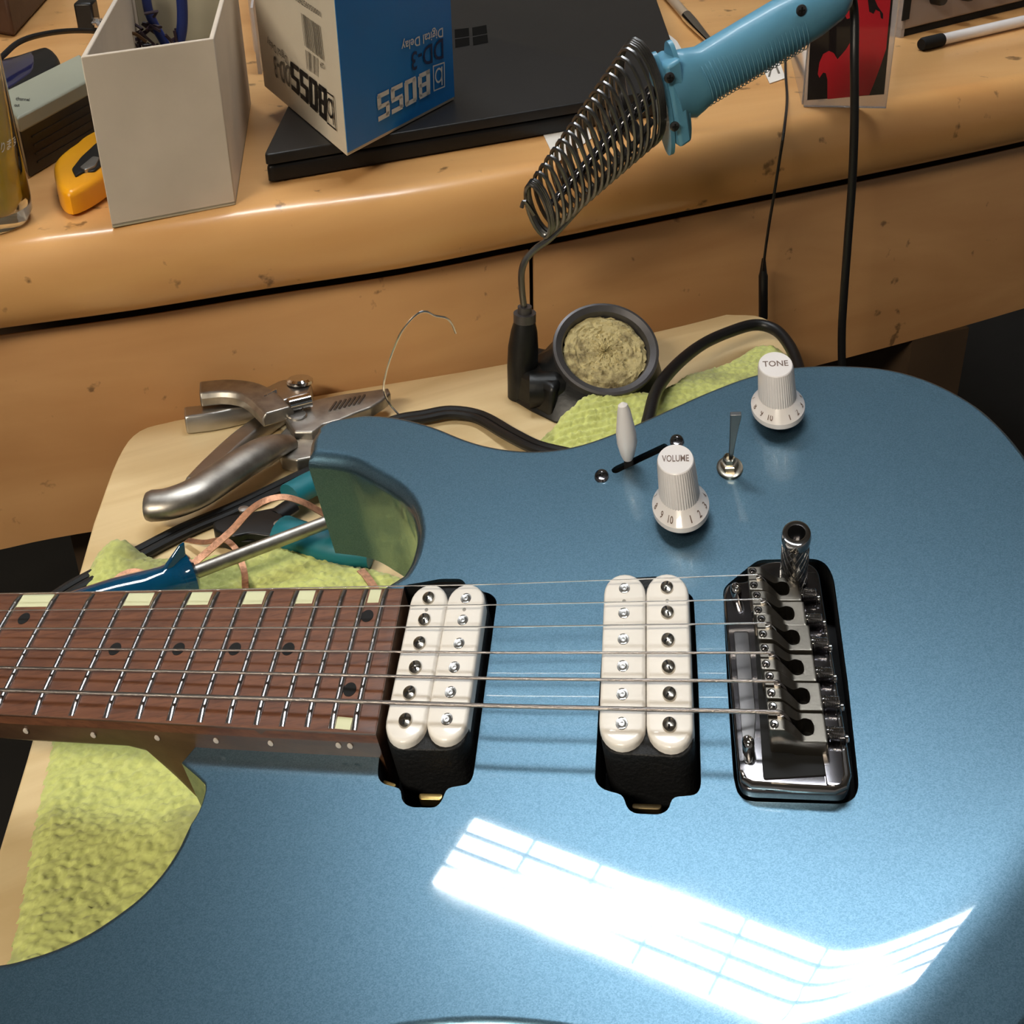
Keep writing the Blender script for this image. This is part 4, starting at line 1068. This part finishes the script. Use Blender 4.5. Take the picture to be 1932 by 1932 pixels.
def towel(pxs, zb, hfun, label, step=.0011, amp=.0022, stain=None):
    P = [tuple(p) for p in cr(Zp(pxs, zb + .004), 4, True)]
    xs, ys = np.array(P)[:, 0], np.array(P)[:, 1]
    X, Y = np.meshgrid(np.arange(xs.min(), xs.max(), step), np.arange(ys.min(), ys.max(), step))
    ins = inpoly(X, Y, P)
    # distance to the outline, roughly, by eroding the mask
    d = np.zeros(X.shape); cur = ins.copy()
    for k in range(9):
        d += cur; c = cur.copy(); c[1:] &= cur[:-1]; c[:-1] &= cur[1:]; c[:, 1:] &= cur[:, :-1]; c[:, :-1] &= cur[:, 1:]; cur = c
    d = d / 9.0
    nz = rng.random(X.shape); n2 = (nz + np.roll(nz, 1, 0) + np.roll(nz, 1, 1) + np.roll(np.roll(nz, 1, 0), 1, 1)) / 4
    Z = zb + .0012 + hfun(X, Y) * np.sqrt(np.clip(d, 0, 1)) + .0035 * np.sqrt(np.clip(d, 0, 1)) + amp * (n2 * 1.6 - .5) * np.clip(d * 2, .2, 1)
    X2 = X + (rng.random(X.shape) - .5) * step * .8; Y2 = Y + (rng.random(X.shape) - .5) * step * .8
    idx = -np.ones(X.shape, int); idx[ins] = np.arange(ins.sum())
    V = np.stack([X2[ins], Y2[ins], Z[ins]], 1)
    a, b, c, e = idx[:-1, :-1], idx[:-1, 1:], idx[1:, 1:], idx[1:, :-1]
    ok = (a >= 0) & (b >= 0) & (c >= 0) & (e >= 0)
    F = np.stack([a[ok], b[ok], c[ok], e[ok]], 1)
    loc = V.mean(0); loc[2] = zb; V = V - loc
    me = bpy.data.meshes.new('towel'); me.vertices.add(len(V)); me.vertices.foreach_set('co', V.ravel())
    me.loops.add(F.size); me.loops.foreach_set('vertex_index', F.ravel().astype(np.int32))
    me.polygons.add(len(F)); me.polygons.foreach_set('loop_start', np.arange(0, F.size, 4, dtype=np.int32)); me.polygons.foreach_set('loop_total', np.full(len(F), 4, np.int32))
    me.polygons.foreach_set('use_smooth', np.ones(len(F), bool)); me.update(); me.validate()
    me.materials.append(MAT['towel']); o = bpy.data.objects.new('towel', me); COL.objects.link(o); o.location = loc
    return tag(o, label, 'towel')
def hf1(X, Y):
    c_ = onz(190, 1082, ZB); c2 = onz(262, 1045, ZB); u_ = nrm(c2 - c_); dd = np.abs((Y - c_[1]) * u_[0] - (X - c_[0]) * u_[1])
    return .006 * np.exp(-(dd / .010) ** 2) + .0025 * (np.sin(X * 70 + Y * 25) + 1) * .5 + .002 * np.exp(-((Y - .41) / .012) ** 2)
towel([(172, 1062), (192, 1036), (235, 1026), (280, 1050), (330, 1052), (430, 1040), (520, 1022), (590, 1040), (660, 1062), (760, 1090), (800, 1180), (700, 1400), (420, 1700), (200, 1900), (-20, 1990), (0, 1860), (30, 1740), (62, 1560), (88, 1435), (125, 1250), (150, 1150)], ZB, hf1, 'yellow green terry towel with grey stains under the guitar neck')
def hf2(X, Y):
    P0 = onz(1100, 800, ZB); u = nrm([1, .42, 0]); v = (Y - P0[1]) * u[0] - (X - P0[0]) * u[1]; w = (X - P0[0]) * u[0] + (Y - P0[1]) * u[1]
    return .013 * np.exp(-(v / .025) ** 2) * np.clip(1 - w / .16, .1, 1) * np.clip((w + .05) / .03, 0, 1) + .0012 * np.sin(v * 1400) * np.clip(1 - w / .1, 0, 1)
towel([(1000, 850), (1035, 822), (1062, 800), (1090, 778), (1130, 768), (1240, 752), (1290, 715), (1370, 685), (1430, 650), (1470, 655), (1490, 700), (1440, 800), (1200, 880), (1050, 880)], ZB, hf2, 'yellow green terry towel bunched beside the soldering stand')

# ------------------------------------------------------------------ things on the desk
D3 = lambda a, b, h=0.0: onz(a, b, ZD + h)
UPv = np.array([0, 0, 1.0])
MAT['card'] = mat('greyed_white_card', hexc(208, 195, 180), .75, noise=(18, .12), bump=(120, .1, .0005))
MAT['cardin'] = mat('card_inside', hexc(186, 180, 158), .8, noise=(18, .1))
# open white cardboard box
w0, w1, w2 = D3(212, 431), D3(445, 387), D3(474, 196)
w3 = w0 + (w2 - w1); Hb = (hz(w0, 112) + hz(w1, 68)) / 2
bx = thing('open_box', 'open white cardboard box holding blue handled cutters on the desk', 'box', (w0 + w2) / 2)
def wall_(a, b, c, d, h0, h1, mt, nm, bev=.0006):
    m = M(); m.prism([p + UPv * h0 for p in (a, b, c, d)], [p + UPv * h1 for p in (a, b, c, d)]); return m.build(nm, MAT[mt], bx, bevel=bev)
e1 = nrm(w1 - w0) * .003; e2 = nrm(w2 - w1) * .003
wall_(w0, w1, w1 + e2, w0 + e2, .0008, Hb, 'card', 'front_panel')
wall_(w1 + e2 - e1 * .2 + e1 * .2, w2, w2 - e1, w1 + e2 - e1, .0008, Hb * 1.0, 'card', 'side_panel')
wall_(w0 + e2, w3, w3 + e1, w0 + e2 + e1, .0008, Hb, 'card', 'side_panel')
wall_(w3 + e1, w2 - e1, w2 - e1 - e2, w3 + e1 - e2, .0008, Hb, 'cardin', 'back_panel')
wall_(w0, w1, w2, w3, .0, .003, 'cardin', 'bottom')
# cutters with blue handles standing in it
MAT['navy'] = mat('navy_plastic', hexc(28, 46, 110), .35, noise=(30, .15))
mid_ = (w0 + w1 + w2 + w3) / 4; bkp = (w2 + w3) / 2 - e2 * 2.6
cn2 = nrm(w2 - w1)
def bxp(px, py, f=0.0): return onpl(px, py, bkp - cn2 * f, cn2)
bc = thing('blue_cutters', 'cutters with dark blue handles standing inside the open white box', 'pliers', bxp(320, 60, .02) * [1, 1, 0] + [0, 0, ZD + .003])
for pts in ([(262, -60), (273, -20), (280, 20), (293, 50), (312, 84), (322, 120)], [(345, -60), (342, -20), (344, 20), (343, 55), (336, 90), (328, 125)]):
    m = M(); m.tube(cr([bxp(a, b, .022) for a, b in pts], 5), .0038, 14, flat=.8); m.build('handle', MAT['navy'], bc)
m = M(); q = bxp(325, 118, .022); m.tube([q, q * [1, 1, 0] + [0, 0, ZD + .008]], [.007, .004], 12, flat=.5); m.build('jaws', MAT['steel'], bc)
m = M()
for k in range(26):
    a = rng.normal(0, 1, 3) * [.008, .004, .006]; c = bxp(278, 74, .028) + a
    m.tube([c, c + nrm(rng.normal(0, 1, 3)) * .008, c + nrm(rng.normal(0, 1, 3)) * .010], .0011, 5)
tag(m.build('wire_bundle', mat('dark_purple_wire', hexc(48, 30, 42), .5, noise=(60, .3)), loc=bxp(278, 74, .028)), 'dark tangled wire bundle inside the open white box', 'wire')
m = M(); m.tube(cr([bxp(232, 112, .05), bxp(231, 85, .05), bxp(240, 66, .045), bxp(255, 64, .04), bxp(275, 78, .035)], 5), .0012, 8)
tag(m.build('brown_wire', mat('brown_wire_skin', hexc(84, 56, 30), .5, noise=(60, .2)), loc=bxp(240, 66, .045)), 'bent brown wire standing in the open white box', 'wire')

# laptop
MAT['lapblack'] = mat('laptop_black', hexc(30, 29, 29), .42, noise=(25, .1), bump=(500, .06, .0002))
ZL2 = ZD + .019
l0, l1 = onz(497, 293, ZL2), onz(1296, 160, ZL2)
ln = nrm(l1 - l0); lp = np.array([-ln[1], ln[0], 0]); l2 = onz(1214, -72, ZL2); l3 = l0 + (l2 - l1)
lap = thing('laptop', 'closed black laptop lying under the blue and white pedal box', 'laptop', (l0 + l2) / 2 * [1, 1, 0] + [0, 0, ZD])
def lslab(o, h0, h1, nm, mt, bev):
    pts = [l0 - ln * o - lp * o, l1 + ln * o - lp * o, l2 + ln * o + lp * o, l3 - ln * o + lp * o]
    sl = slab(rpoly(pts, .006, 4), h1, h0, flat(0), r=bev); return sl.build(nm, MAT[mt], lap, angle=50)
lslab(0, ZL2 - .0065, ZL2, 'lid', 'lapblack', .0012)
lslab(-.0005, ZD + .0015, ZL2 - .0073, 'base', 'black', .0025)
for q in (l0 + (ln + lp) * .03, l1 + (lp - ln) * .03, l2 - (ln + lp) * .03, l3 + (ln - lp) * .03):
    m = M(); m.lathe([(.006, 0), (.006, .002)], q * [1, 1, 0] + [0, 0, ZD], UPv, 12); m.build('rubber_foot', MAT['matblack'], lap)
MAT['engrave'] = mat('glossy_black_mark', hexc(3, 3, 3), .6, spec=.1)
def bil(q, s, t): return (q[0] * (1 - s) + q[1] * s) * (1 - t) + (q[3] * (1 - s) + q[2] * s) * t
for pn in ([(857.6, 55.6), (884.6, 52.5), (886, 85), (859, 90)], [(890.7, 52), (917.6, 47), (921, 80), (892.7, 85.6)]):
    q = [np.array(p) for p in pn]
    for t0, t1 in ((0, .46), (.54, 1)):
        c = [bil(q, 0, t0), bil(q, 1, t0), bil(q, 1, t1), bil(q, 0, t1)]
        m = M(); m.add([onz(a, b, ZL2 + .0002) for a, b in c], [(0, 1, 2, 3)], False); m.build('lid_mark', MAT['engrave'], lap)

# pedal box, upside down on the laptop
MAT['boxwhite'] = mat('box_white', hexc(214, 204, 186), .6, noise=(20, .06))
MAT['boxblue'] = mat('box_blue', hexc(8, 118, 196), .42, noise=(20, .06))
MAT['inkdark'] = mat('navy_ink', hexc(14, 42, 84), .5, noise=(50, .1)); MAT['inkwhite'] = mat('white_ink', hexc(214, 214, 210), .5, noise=(50, .05)); MAT['inkgrey'] = mat('grey_ink', hexc(104, 98, 88), .6, noise=(80, .2))
ZB2 = ZL2 + .0004
c0_, c1_, c2_ = onz(655, 295, ZB2), onz(499, 163, ZB2), onz(857, 188, ZB2)
c3_ = c1_ + (c2_ - c0_); Hp = .135
pb_ = thing('pedal_box', 'blue and white cardboard effect pedal box standing upside down on the laptop', 'box', (c0_ + c3_) / 2)
m = M(); m.prism([c0_, c2_, c3_, c1_], [p + UPv * Hp for p in (c0_, c2_, c3_, c1_)]); m.build('carton', MAT['boxwhite'], pb_, bevel=.0006)
nf = nrm(np.cross(c2_ - c0_, UPv)); nl = nrm(np.cross(c0_ - c1_, UPv))
if nf[1] > 0: nf = -nf
if nl[1] > 0: nl = -nl
pr = c0_ + (c2_ - c0_) * .0
m = M(); lo = .0022
a, b = c0_ + nf * .0004 + (c2_ - c0_) * .004, c2_ + nf * .0004
m.prism([a + UPv * lo, b + UPv * lo, b - nf * .0003 + UPv * lo, a - nf * .0003 + UPv * lo], [a + UPv * Hp, b + UPv * Hp, b - nf * .0003 + UPv * Hp, a - nf * .0003 + UPv * Hp]); m.build('blue_panel', MAT['boxblue'], pb_)
BL = {  # blocky capitals on a 0..1 square as rectangles
    'B': [(0, 0, .32, 1), (.0, .82, .9, 1), (.0, .0, .9, .18), (.3, .42, .86, .58), (.68, .5, .95, .92), (.68, .08, 1, .5)],
    'O': [(0, .06, .32, .94), (.68, .06, 1, .94), (.06, .82, .94, 1), (.06, 0, .94, .18)],
    'S': [(.06, .82, 1, 1), (0, .5, .32, .94), (.04, .42, .96, .58), (.68, .06, 1, .5), (0, 0, .94, .18)]}
def blocks(word, gap=.14):
    v, f = [], []; x = 0; n = len(word); w = (1 - gap * (n - 1)) / n
    w = 1 / (n + gap * (n - 1)); 
    for ch in word:
        for (a, b, c, d) in BL[ch]:
            k = len(v); v += [(x + a * w, b), (x + c * w, b), (x + c * w, d), (x + a * w, d)]; f.append((k, k + 1, k + 2, k + 3))
        x += w * (1 + gap)
    return v, f
def decal(q, v, f, P, N, mt, nm, parent, o=.0009):
    """q: image corners of the lettering's own bottom-left, bottom-right, top-right, top-left"""
    q = [np.array(p, float) for p in q]; m = M()
    m.add([onpl(*bil(q, a, b), P + N * o, N) for a, b in v], f, False); return m.build(nm, MAT[mt], parent)
bf = lambda *a, **k: decal(*a[:3], c0_, nf, *a[3:], pb_, **k)
lf = lambda *a, **k: decal(*a[:3], c0_, nl, *a[3:], pb_, **k)
bf([(811, 130), (711, 179), (714, 230), (812, 177)], *blocks('BOSS'), 'inkwhite', 'lettering')
bf([(836, 71), (776, 100), (777, 135), (837, 110)], *textfit('DD-3', 0, 0, 1, 1), 'inkdark', 'lettering')
bf([(835.6, 46), (757, 75), (758, 98), (836, 69)], *textfit('Digital Delay', 0, 0, 1, 1), 'inkwhite', 'lettering')
def emblem():
    v, f = [], []
    def rc_(a, b, c, d):
        k = len(v); v.extend([(a, b), (c, b), (c, d), (a, d)]); f.append((k, k + 1, k + 2, k + 3))
    for r in ((0, 0, 1, .05), (0, .95, 1, 1), (0, 0, .07, 1), (.93, 0, 1, 1), (.2, .15, .3, .88)): rc_(*r)
    n = 28
    for k in range(n):
        a, b = 2 * math.pi * k / n, 2 * math.pi * (k + 1) / n
        i = len(v)
        for r, t in ((1, a), (1, b), (.72, b), (.72, a)): v.append((.52 + .32 * r * math.cos(t), .45 + .30 * r * math.sin(t)))
        f.append((i, i + 1, i + 2, i + 3))
    return v, f
bf([(839, 116.5), (816.7, 124), (818, 173), (839.5, 164)], *emblem(), 'inkwhite', 'emblem', o=.0011)
lf([(615, 168), (547, 114), (550, 168), (615.6, 230)], *blocks('BOSS'), 'blackink', 'lettering')
lf([(629, 181), (613, 169.5), (617, 233), (634, 247)], *emblem(), 'blackink', 'emblem', o=.0011)
lf([(546, 124), (515, 104), (519, 145), (547, 165)], *textfit('DD-3', 0, 0, 1, 1), 'inkgrey', 'lettering')
lf([(540.6, 101), (502.5, 66), (505, 86), (542, 121)], *textfit('Digital Delay', 0, 0, 1, 1), 'inkgrey', 'lettering')
def bars(n, seed):
    r = random.Random(seed); v, f = [], []; x = 0
    ws = [r.choice((1, 1, 2, 3)) for _ in range(n * 2)]; T = sum(ws)
    for i, w in enumerate(ws):
        if i % 2 == 0: k = len(v); v += [(x / T, 0), ((x + w) / T, 0), ((x + w) / T, 1), (x / T, 1)]; f.append((k, k + 1, k + 2, k + 3))
        x += w
    return v, f
lf([(603, 49), (566, 23), (573, 85), (611, 115)], *bars(20, 3), 'inkgrey', 'barcode')
lf([(599, 110), (574, 92), (577, 129), (599, 144)], *bars(12, 5), 'inkgrey', 'barcode')
lf([(604, 22), (556, -12), (558, 2), (605, 32)], *textfit('100050957691', 0, 0, 1, 1), 'inkgrey', 'lettering')
lf([(611, 120), (603, 116), (604, 127), (612, 131)], *textfit('1234', 0, 0, 1, 1), 'inkgrey', 'lettering')

# plastic sleeve between the boxes
m = M(); a, b = D3(487, 140), D3(478, -60)
rr = []
for k in range(12):
    t = k / 11; p = a * (1 - t) + b * t + np.array([.003 * math.sin(k * 2.1), 0, 0]); rr.append([p, p + UPv * (.05 + .006 * math.sin(k * 1.7)), p + UPv * (.05 + .006 * math.sin(k * 1.7)) + [.002, 0, 0], p + [.003, 0, 0]])
m.loft(rr, True, True, False)
tag(m.build('plastic_sleeve', mat('milky_plastic', hexc(200, 192, 190), .3, trans=.3, noise=(60, .15), bump=(90, .5, .002)), loc=a), 'crumpled milky plastic sleeve between the open box and the pedal box', 'bag')

# glass bottle
gc = D3(-38, 420); gr = np.linalg.norm(D3(58, 395) - gc)
MAT['glass'] = mat('bottle_glass', (.93, .95, .88, 1), .04, trans=1, ior=1.45, spec=.5, noise=(10, .02))
MAT['tea'] = mat('amber_drink', hexc(255, 214, 66), .5, ior=1.33, noise=(8, .3, hexc(120, 110, 20)))
bt = thing('glass_bottle', 'glass bottle with amber drink and small white writing at the left', 'bottle', gc)
Hk = .19
m = M(); m.lathe([(.0001, .004), (gr * .6, .003), (gr * .88, .0006), (gr * .98, .006), (gr, .014), (gr * 1.0, Hk * .62), (gr * .93, Hk * .75), (gr * .5, Hk * .95), (gr * .38, Hk), (gr * .38, Hk * 1.2), (gr * .32, Hk * 1.2), (gr * .32, Hk), (gr * .44, Hk * .94), (gr * .86, Hk * .74), (gr * .93, Hk * .62), (gr * .93, .016), (gr * .85, .010), (.0001, .010)], gc, UPv, 56, False)
m.build('glass', MAT['glass'], bt, angle=60)
m = M(); m.lathe([(.0001, .0102), (gr * .84, .0102), (gr * .92, .0165), (gr * .922, Hk * .60), (.0001, Hk * .60)], gc, UPv, 48, False); m.build('drink', MAT['tea'], bt, angle=60)
def bottxt(s, x0, x1, z0, z1):
    v, f = textfit(s, 0, 0, 1, 1)
    m = M(); a0 = math.atan2(onz(x0, 300, ZD + .04)[1] - gc[1], 1)
    vs = []
    for a, b in v:
        px = x0 + (x1 - x0) * a
        # angle on the bottle under that image column
        z = z0 + (z1 - z0) * b; la, lb = .02, 2.2
        for _ in range(30):
            th = (la + lb) / 2
            if prj(gc + np.array([math.cos(-th), math.sin(-th), 0]) * gr + UPv * z)[0] > px: la = th
            else: lb = th
        vs.append(gc + np.array([math.cos(-th), math.sin(-th), 0]) * gr * 1.004 + UPv * z)
    m.add(vs, f, False); m.build('lettering', MAT['inkwhite'], bt)
zt_ = hz(gc + np.array([gr * .6, -gr * .8, 0]), 290)
bottxt('れがあります', -34, 33, zt_ - .003, zt_ + .0028)

# yellow box cutter
MAT['yellow'] = mat('yellow_orange_plastic', hexc(238, 164, 20), .35, coat=.2, noise=(20, .08))
yc = thing('box_cutter', 'yellow orange box cutter lying behind the open white box', 'cutter', D3(150, 340))
def dslab(pts, z1, z0, nm, mt, parent, r=.003, smooth=True, n=3):
    p = Zp(pts, ZD + z1); p = cr(p, n, True) if smooth else rpoly(p, .002, 3)
    return slab(p, z1, z0, flat(ZD), r=r).build(nm, MAT[mt] if isinstance(mt, str) else mt, parent, angle=50)
dslab([(102, 330), (101, 305), (118, 285), (142, 268), (158, 255), (200, 235), (260, 215), (275, 250), (250, 290), (200, 325), (165, 348), (130, 362), (110, 352)], .016, .002, 'body', 'yellow', yc, r=.004)
dslab([(135, 318), (152, 296), (180, 270), (230, 240), (235, 268), (190, 312), (178, 322), (160, 322), (142, 332)], .0172, .012, 'slider_channel', 'black', yc, r=.0006, smooth=False)
dslab([(150, 315), (175, 294), (188, 296), (180, 312), (160, 320)], .0185, .016, 'slider', 'nickel', yc, r=.0005, smooth=False)
# charger block with dark vents
MAT['grey'] = mat('pale_grey_plastic', hexc(150, 152, 136), .45, noise=(20, .06))
k0, k1 = D3(56, 337), D3(205, 247); kh = hz(k0, 222)
kn = nrm(k1 - k0); kp = onz(20, 172, ZD + kh) - onz(52, 218, ZD + kh); kdep = np.linalg.norm(kp); kp = kp / kdep
kk = thing('adapter_block', 'black and pale grey adapter block between the bottle and the white box', 'adapter', k0)
bl = [k0, k1, k1 + kp * kdep, k0 + kp * kdep]
m = M(); m.prism([p + UPv * .0004 for p in bl], [p + UPv * kh * .86 for p in bl]); m.build('case', MAT['black'], kk, bevel=.001)
b2 = [p + (-kp * .0006) for p in bl[:2]] + bl[2:]
m = M(); m.prism([p + UPv * kh * .74 for p in b2], [p + UPv * kh for p in b2]); m.build('cover', MAT['grey'], kk, bevel=.0015)
for j in range(4):
    m = M(); z = kh * (.16 + .14 * j); a = k0 + (k1 - k0) * .12 - kp * .0008; b = k0 + (k1 - k0) * .96 - kp * .0008
    m.prism([a + UPv * z, b + UPv * z, b + kp * .001 + UPv * z, a + kp * .001 + UPv * z], [a + UPv * (z + .0012), b + UPv * (z + .0012), b + kp * .001 + UPv * (z + .0012), a + kp * .001 + UPv * (z + .0012)]); m.build('vent_rib', MAT['castblack'], kk)
v, f = textfit('channel', 0, 0, 1, 1); q = [np.array(p, float) for p in [(30, 189), (56, 191), (56, 185), (30, 182)]]
m = M(); m.add([onz(*bil(q, a, b), ZD + kh + .0002) for a, b in v], f, False); m.build('lettering', MAT['blackink'], kk)
v, f = textfit('out', 0, 0, 1, 1); q = [np.array(p, float) for p in [(27, 201), (37, 201), (37, 196), (27, 196)]]
m = M(); m.add([onz(*bil(q, a, b), ZD + kh + .0002) for a, b in v], f, False); m.build('lettering', MAT['blackink'], kk)
# navy translucent gadget
nv = thing('navy_gadget', 'small glossy navy and black gadget behind the adapter block', 'gadget', D3(60, 175))
MAT['navyglass'] = mat('navy_gloss', hexc(30, 36, 84), .12, coat=1, noise=(25, .4))
dslab([(-20, 120), (30, 102), (85, 86), (106, 96), (112, 118), (90, 135), (40, 160), (0, 185), (-30, 180)], .026, .0005, 'shell', 'black', nv, r=.006)
dslab([(-15, 124), (30, 108), (60, 98), (62, 128), (40, 148), (5, 170), (-20, 172)], .0268, .02, 'window', 'navyglass', nv, r=.001)
m = M(); m.tube(cr([D3(-60, 160, .03), D3(0, 110, .036), D3(35, 80, .038), D3(80, 65, .036), D3(140, 58, .030), D3(200, 62, .020), D3(230, 80, .01)], 5), .0021, 10)
tag(m.build('dark_cord', MAT['rubber'], loc=D3(80, 65, .03)), 'thin dark cord arching over the navy gadget at upper left', 'cable')
# objects at the far left edge of the view
m = M(); q = [D3(-160, 40), D3(28, 72), D3(118, -30), D3(-120, -160)]; m.prism([p + UPv * .0003 for p in q], [p + UPv * .045 for p in q])
tag(m.build('brown_case', mat('brown_leather', hexc(70, 46, 32), .6, noise=(40, .3), bump=(300, .3, .0006)), bevel=.004, loc=q[0]), 'dark brown case at the upper left corner of the desk', 'case')
ad = thing('small_plug', 'small black plug in a clear bag behind the open box', 'plug', D3(165, 30))
m = M(); m.box(D3(165, 28, .012), (.008, 0, 0), (0, .01, 0), (0, 0, .012)); m.build('plug_body', MAT['black'], ad, bevel=.002)
m = M(); rr = []
for k in range(10): rr.append([D3(185 + 8 * math.cos(j), 42 + 5 * math.sin(j), .002 + .004 * k + .0015 * math.sin(j * 3 + k)) + rng.normal(0, .0012, 3) for j in np.linspace(0, 6.28, 17)[:-1]])
m.loft(rr, True, True, False); m.build('clear_bag', mat('clear_film', (.85, .85, .88, 1), .15, trans=.7, noise=(60, .1)), ad)

# card case, white pen, electronic device, papers, metal pen
MAT['clear'] = mat('clear_acrylic', (.80, .78, .82, 1), .08, trans=.75, ior=1.45, noise=(30, .05))
s0, s1 = D3(1516, 203), D3(1672, 206); sn = nrm(s1 - s0); sq = np.array([-sn[1], sn[0], 0]); sh_ = .125
cs = thing('disc_case', 'clear plastic disc case with red and black cover standing at the desk edge', 'case', (s0 + s1) / 2)
MAT['artblack'] = mat('cover_black', hexc(22, 14, 18), .25, coat=.6, noise=(20, .2)); MAT['artred'] = mat('cover_red', hexc(176, 26, 40), .3, coat=.5, noise=(20, .08))
fr_ = [s0, s1, s1 + sq * .006, s0 + sq * .006]
m = M(); m.prism([p + UPv * .0003 for p in fr_], [p + UPv * sh_ for p in fr_]); m.build('tray', MAT['clear'], cs, bevel=.0006)
def art(pts, mt, o, nm):
    c = [onpl(a, b, s0 - sq * o, sq) for a, b in pts]; m = M()
    m.loft([c, [p + sq * .0002 for p in c]], True, True, False); m.build(nm, MAT[mt], cs)
art([(1523, 189), (1668, 178), (1690, -60), (1535, -60)], 'artblack', .0006, 'cover')
art([(1610, 182), (1640, 179), (1648, 160), (1660, 128), (1672, 92), (1686, -60), (1604, -60), (1604, 20)], 'artred', .0010, 'cover_shape')
art([(1561, 187), (1604, 183), (1604, 80), (1597, 92), (1588, 103), (1580, 112), (1573, 100), (1564, 96), (1553, 102), (1546, 118), (1543, 140), (1546, 147), (1553, 137), (1558, 138), (1561, 150)], 'artred', .0010, 'cover_shape')
art([(1592, 0), (1591, 22), (1598, 36), (1604, 34), (1603, -30)], 'artred', .0010, 'cover_shape')
art([(1634, -30), (1640, 22), (1648, 26), (1652, 18), (1660, 22), (1662, 34), (1666, 36), (1666, 26), (1656, 12), (1650, -2), (1648, -30)], 'artblack', .0014, 'cover_splash')
lf0 = [s0, s0 + sq * .05]
m = M(); a, b = s0 + sq * .0075 - sn * .001, D3(1488, 95)
m.prism([a, b, b + sn * .001, a + sn * .001], [a + UPv * .07, b + UPv * .07, b + sn * .001 + UPv * .07, a + sn * .001 + UPv * .07])
m.build('open_flap', MAT['clear'], cs)
pn = thing('white_pen', 'white barrelled pen with black cap lying right of the red case', 'pen', D3(1800, 78))
P0, P1, P2 = D3(1738, 84, .0052), D3(1776, 75, .0052), D3(2060, 10, .0052)
m = M(); m.tube([P0, P0 * .9 + P1 * .1, P1], [.0042, .0052, .0052], 20); m.build('cap', MAT['matblack'], pn)
m = M(); m.tube([P1, P2], .0045, 20); m.build('barrel', MAT['white'], pn)
dv0, dv1 = D3(1700, 72), D3(2080, -22); dn_ = nrm(dv1 - dv0); dp_ = np.array([-dn_[1], dn_[0], 0])
de = thing('silver_device', 'silver electronic box with black knobs at the upper right', 'device', dv0)
MAT['silver'] = mat('silver_panel', hexc(150, 138, 132), .4, .3, noise=(30, .06))
bl = [dv0 + UPv * .006, dv1 + UPv * .006, dv1 + dp_ * .06 + UPv * .006, dv0 + dp_ * .06 + UPv * .006]
m = M(); m.prism(bl, [p + UPv * .05 for p in bl]); m.build('case', MAT['silver'], de, bevel=.002)
m = M(); a = dv0 - dn_ * .001; m.prism([p - UPv * .001 for p in (a, dv0 + dn_ * .004, dv0 + dn_ * .004 + dp_ * .06, a + dp_ * .06)], [p + UPv * .058 for p in (a, dv0 + dn_ * .004, dv0 + dn_ * .004 + dp_ * .06, a + dp_ * .06)]); m.build('side_cheek', MAT['clear'], de, bevel=.001)
m = M(); bl2 = [dv0 + dn_ * .004 + dp_ * .002, dv1 + dp_ * .002, dv1 + dp_ * .058, dv0 + dn_ * .004 + dp_ * .058]
m.prism(bl2, [p + UPv * .0058 for p in bl2]); m.build('base', MAT['matblack'], de)
a = onpl(1703, 30, dv0 - dp_ * .001, dp_); b = onpl(1716, 26, dv0 - dp_ * .001, dp_)
m = M(); m.prism([a - UPv * .004 - dp_ * .0003, b - UPv * .004 - dp_ * .0003, b - UPv * .004 + dp_ * .0008, a - UPv * .004 + dp_ * .0008], [a + UPv * .03 - dp_ * .0003, b + UPv * .03 - dp_ * .0003, b + UPv * .03 + dp_ * .0008, a + UPv * .03 + dp_ * .0008]); m.build('dark_strip', MAT['matblack'], de)
for q in ((1763, -6), (1816, -14), (1868, -26)):
    c = onpl(*q, dv0 - dp_ * .0005, dp_); m = M(); m.lathe([(.0062, 0), (.0058, .008), (.005, .010), (.0001, .010)], c, -dp_, 24, ex=dn_, ey=UPv); m.build('knob', MAT['black'], de)
def sheet(pts, z, label, name='paper_slip', z2=None, mt='inkpaper'):
    m = M(); P = [onz(a, b, ZD + z) for a, b in pts]; m.prism(P, [p + UPv * .0004 for p in P]); return tag(m.build(name, MAT[mt], loc=P[0]), label, 'paper')
MAT['inkpaper'] = mat('white_paper', hexc(214, 208, 200), .8, noise=(20, .05))
sheet([(1013, 229), (1100, 216), (1116, 262), (1050, 308)], .0004, 'white paper slip lying under the front edge of the laptop')
sheet([(1262, 66), (1277, 78), (1294, 108), (1262, 128), (1250, 100)], .0004, 'white paper corner sticking out behind the blue iron flange')
p_ = sheet([(1428, 108), (1462, 92), (1482, 148), (1452, 158)], .0004, 'small white tag with a faint number behind the thin cable')
v, f = textfit('71', 0, 0, 1, 1); q = [np.array(p, float) for p in [(1448, 146), (1472, 138), (1466, 124), (1444, 130)]]
m = M(); loc_ = WL[p_]; m.add([onz(*bil(q, a, b), ZD + .0011) for a, b in v], f, False); m.build('lettering', MAT['inkgrey'], p_)
mp = thing('metal_pen', 'tan and silver metal pen lying behind the soldering iron handle', 'pen', D3(1300, 45))
m = M(); m.tube([D3(1225, -50, .005), D3(1300, 36, .005)], .0042, 18); m.build('barrel', mat('tan_lacquer', hexc(170, 150, 128), .4, noise=(40, .1)), mp)
m = M(); m.tube([D3(1296, 31, .005), D3(1308, 44, .005), D3(1345, 84, .004)], [.0048, .0046, .0022], 18); m.build('tip', MAT['chrome'], mp)
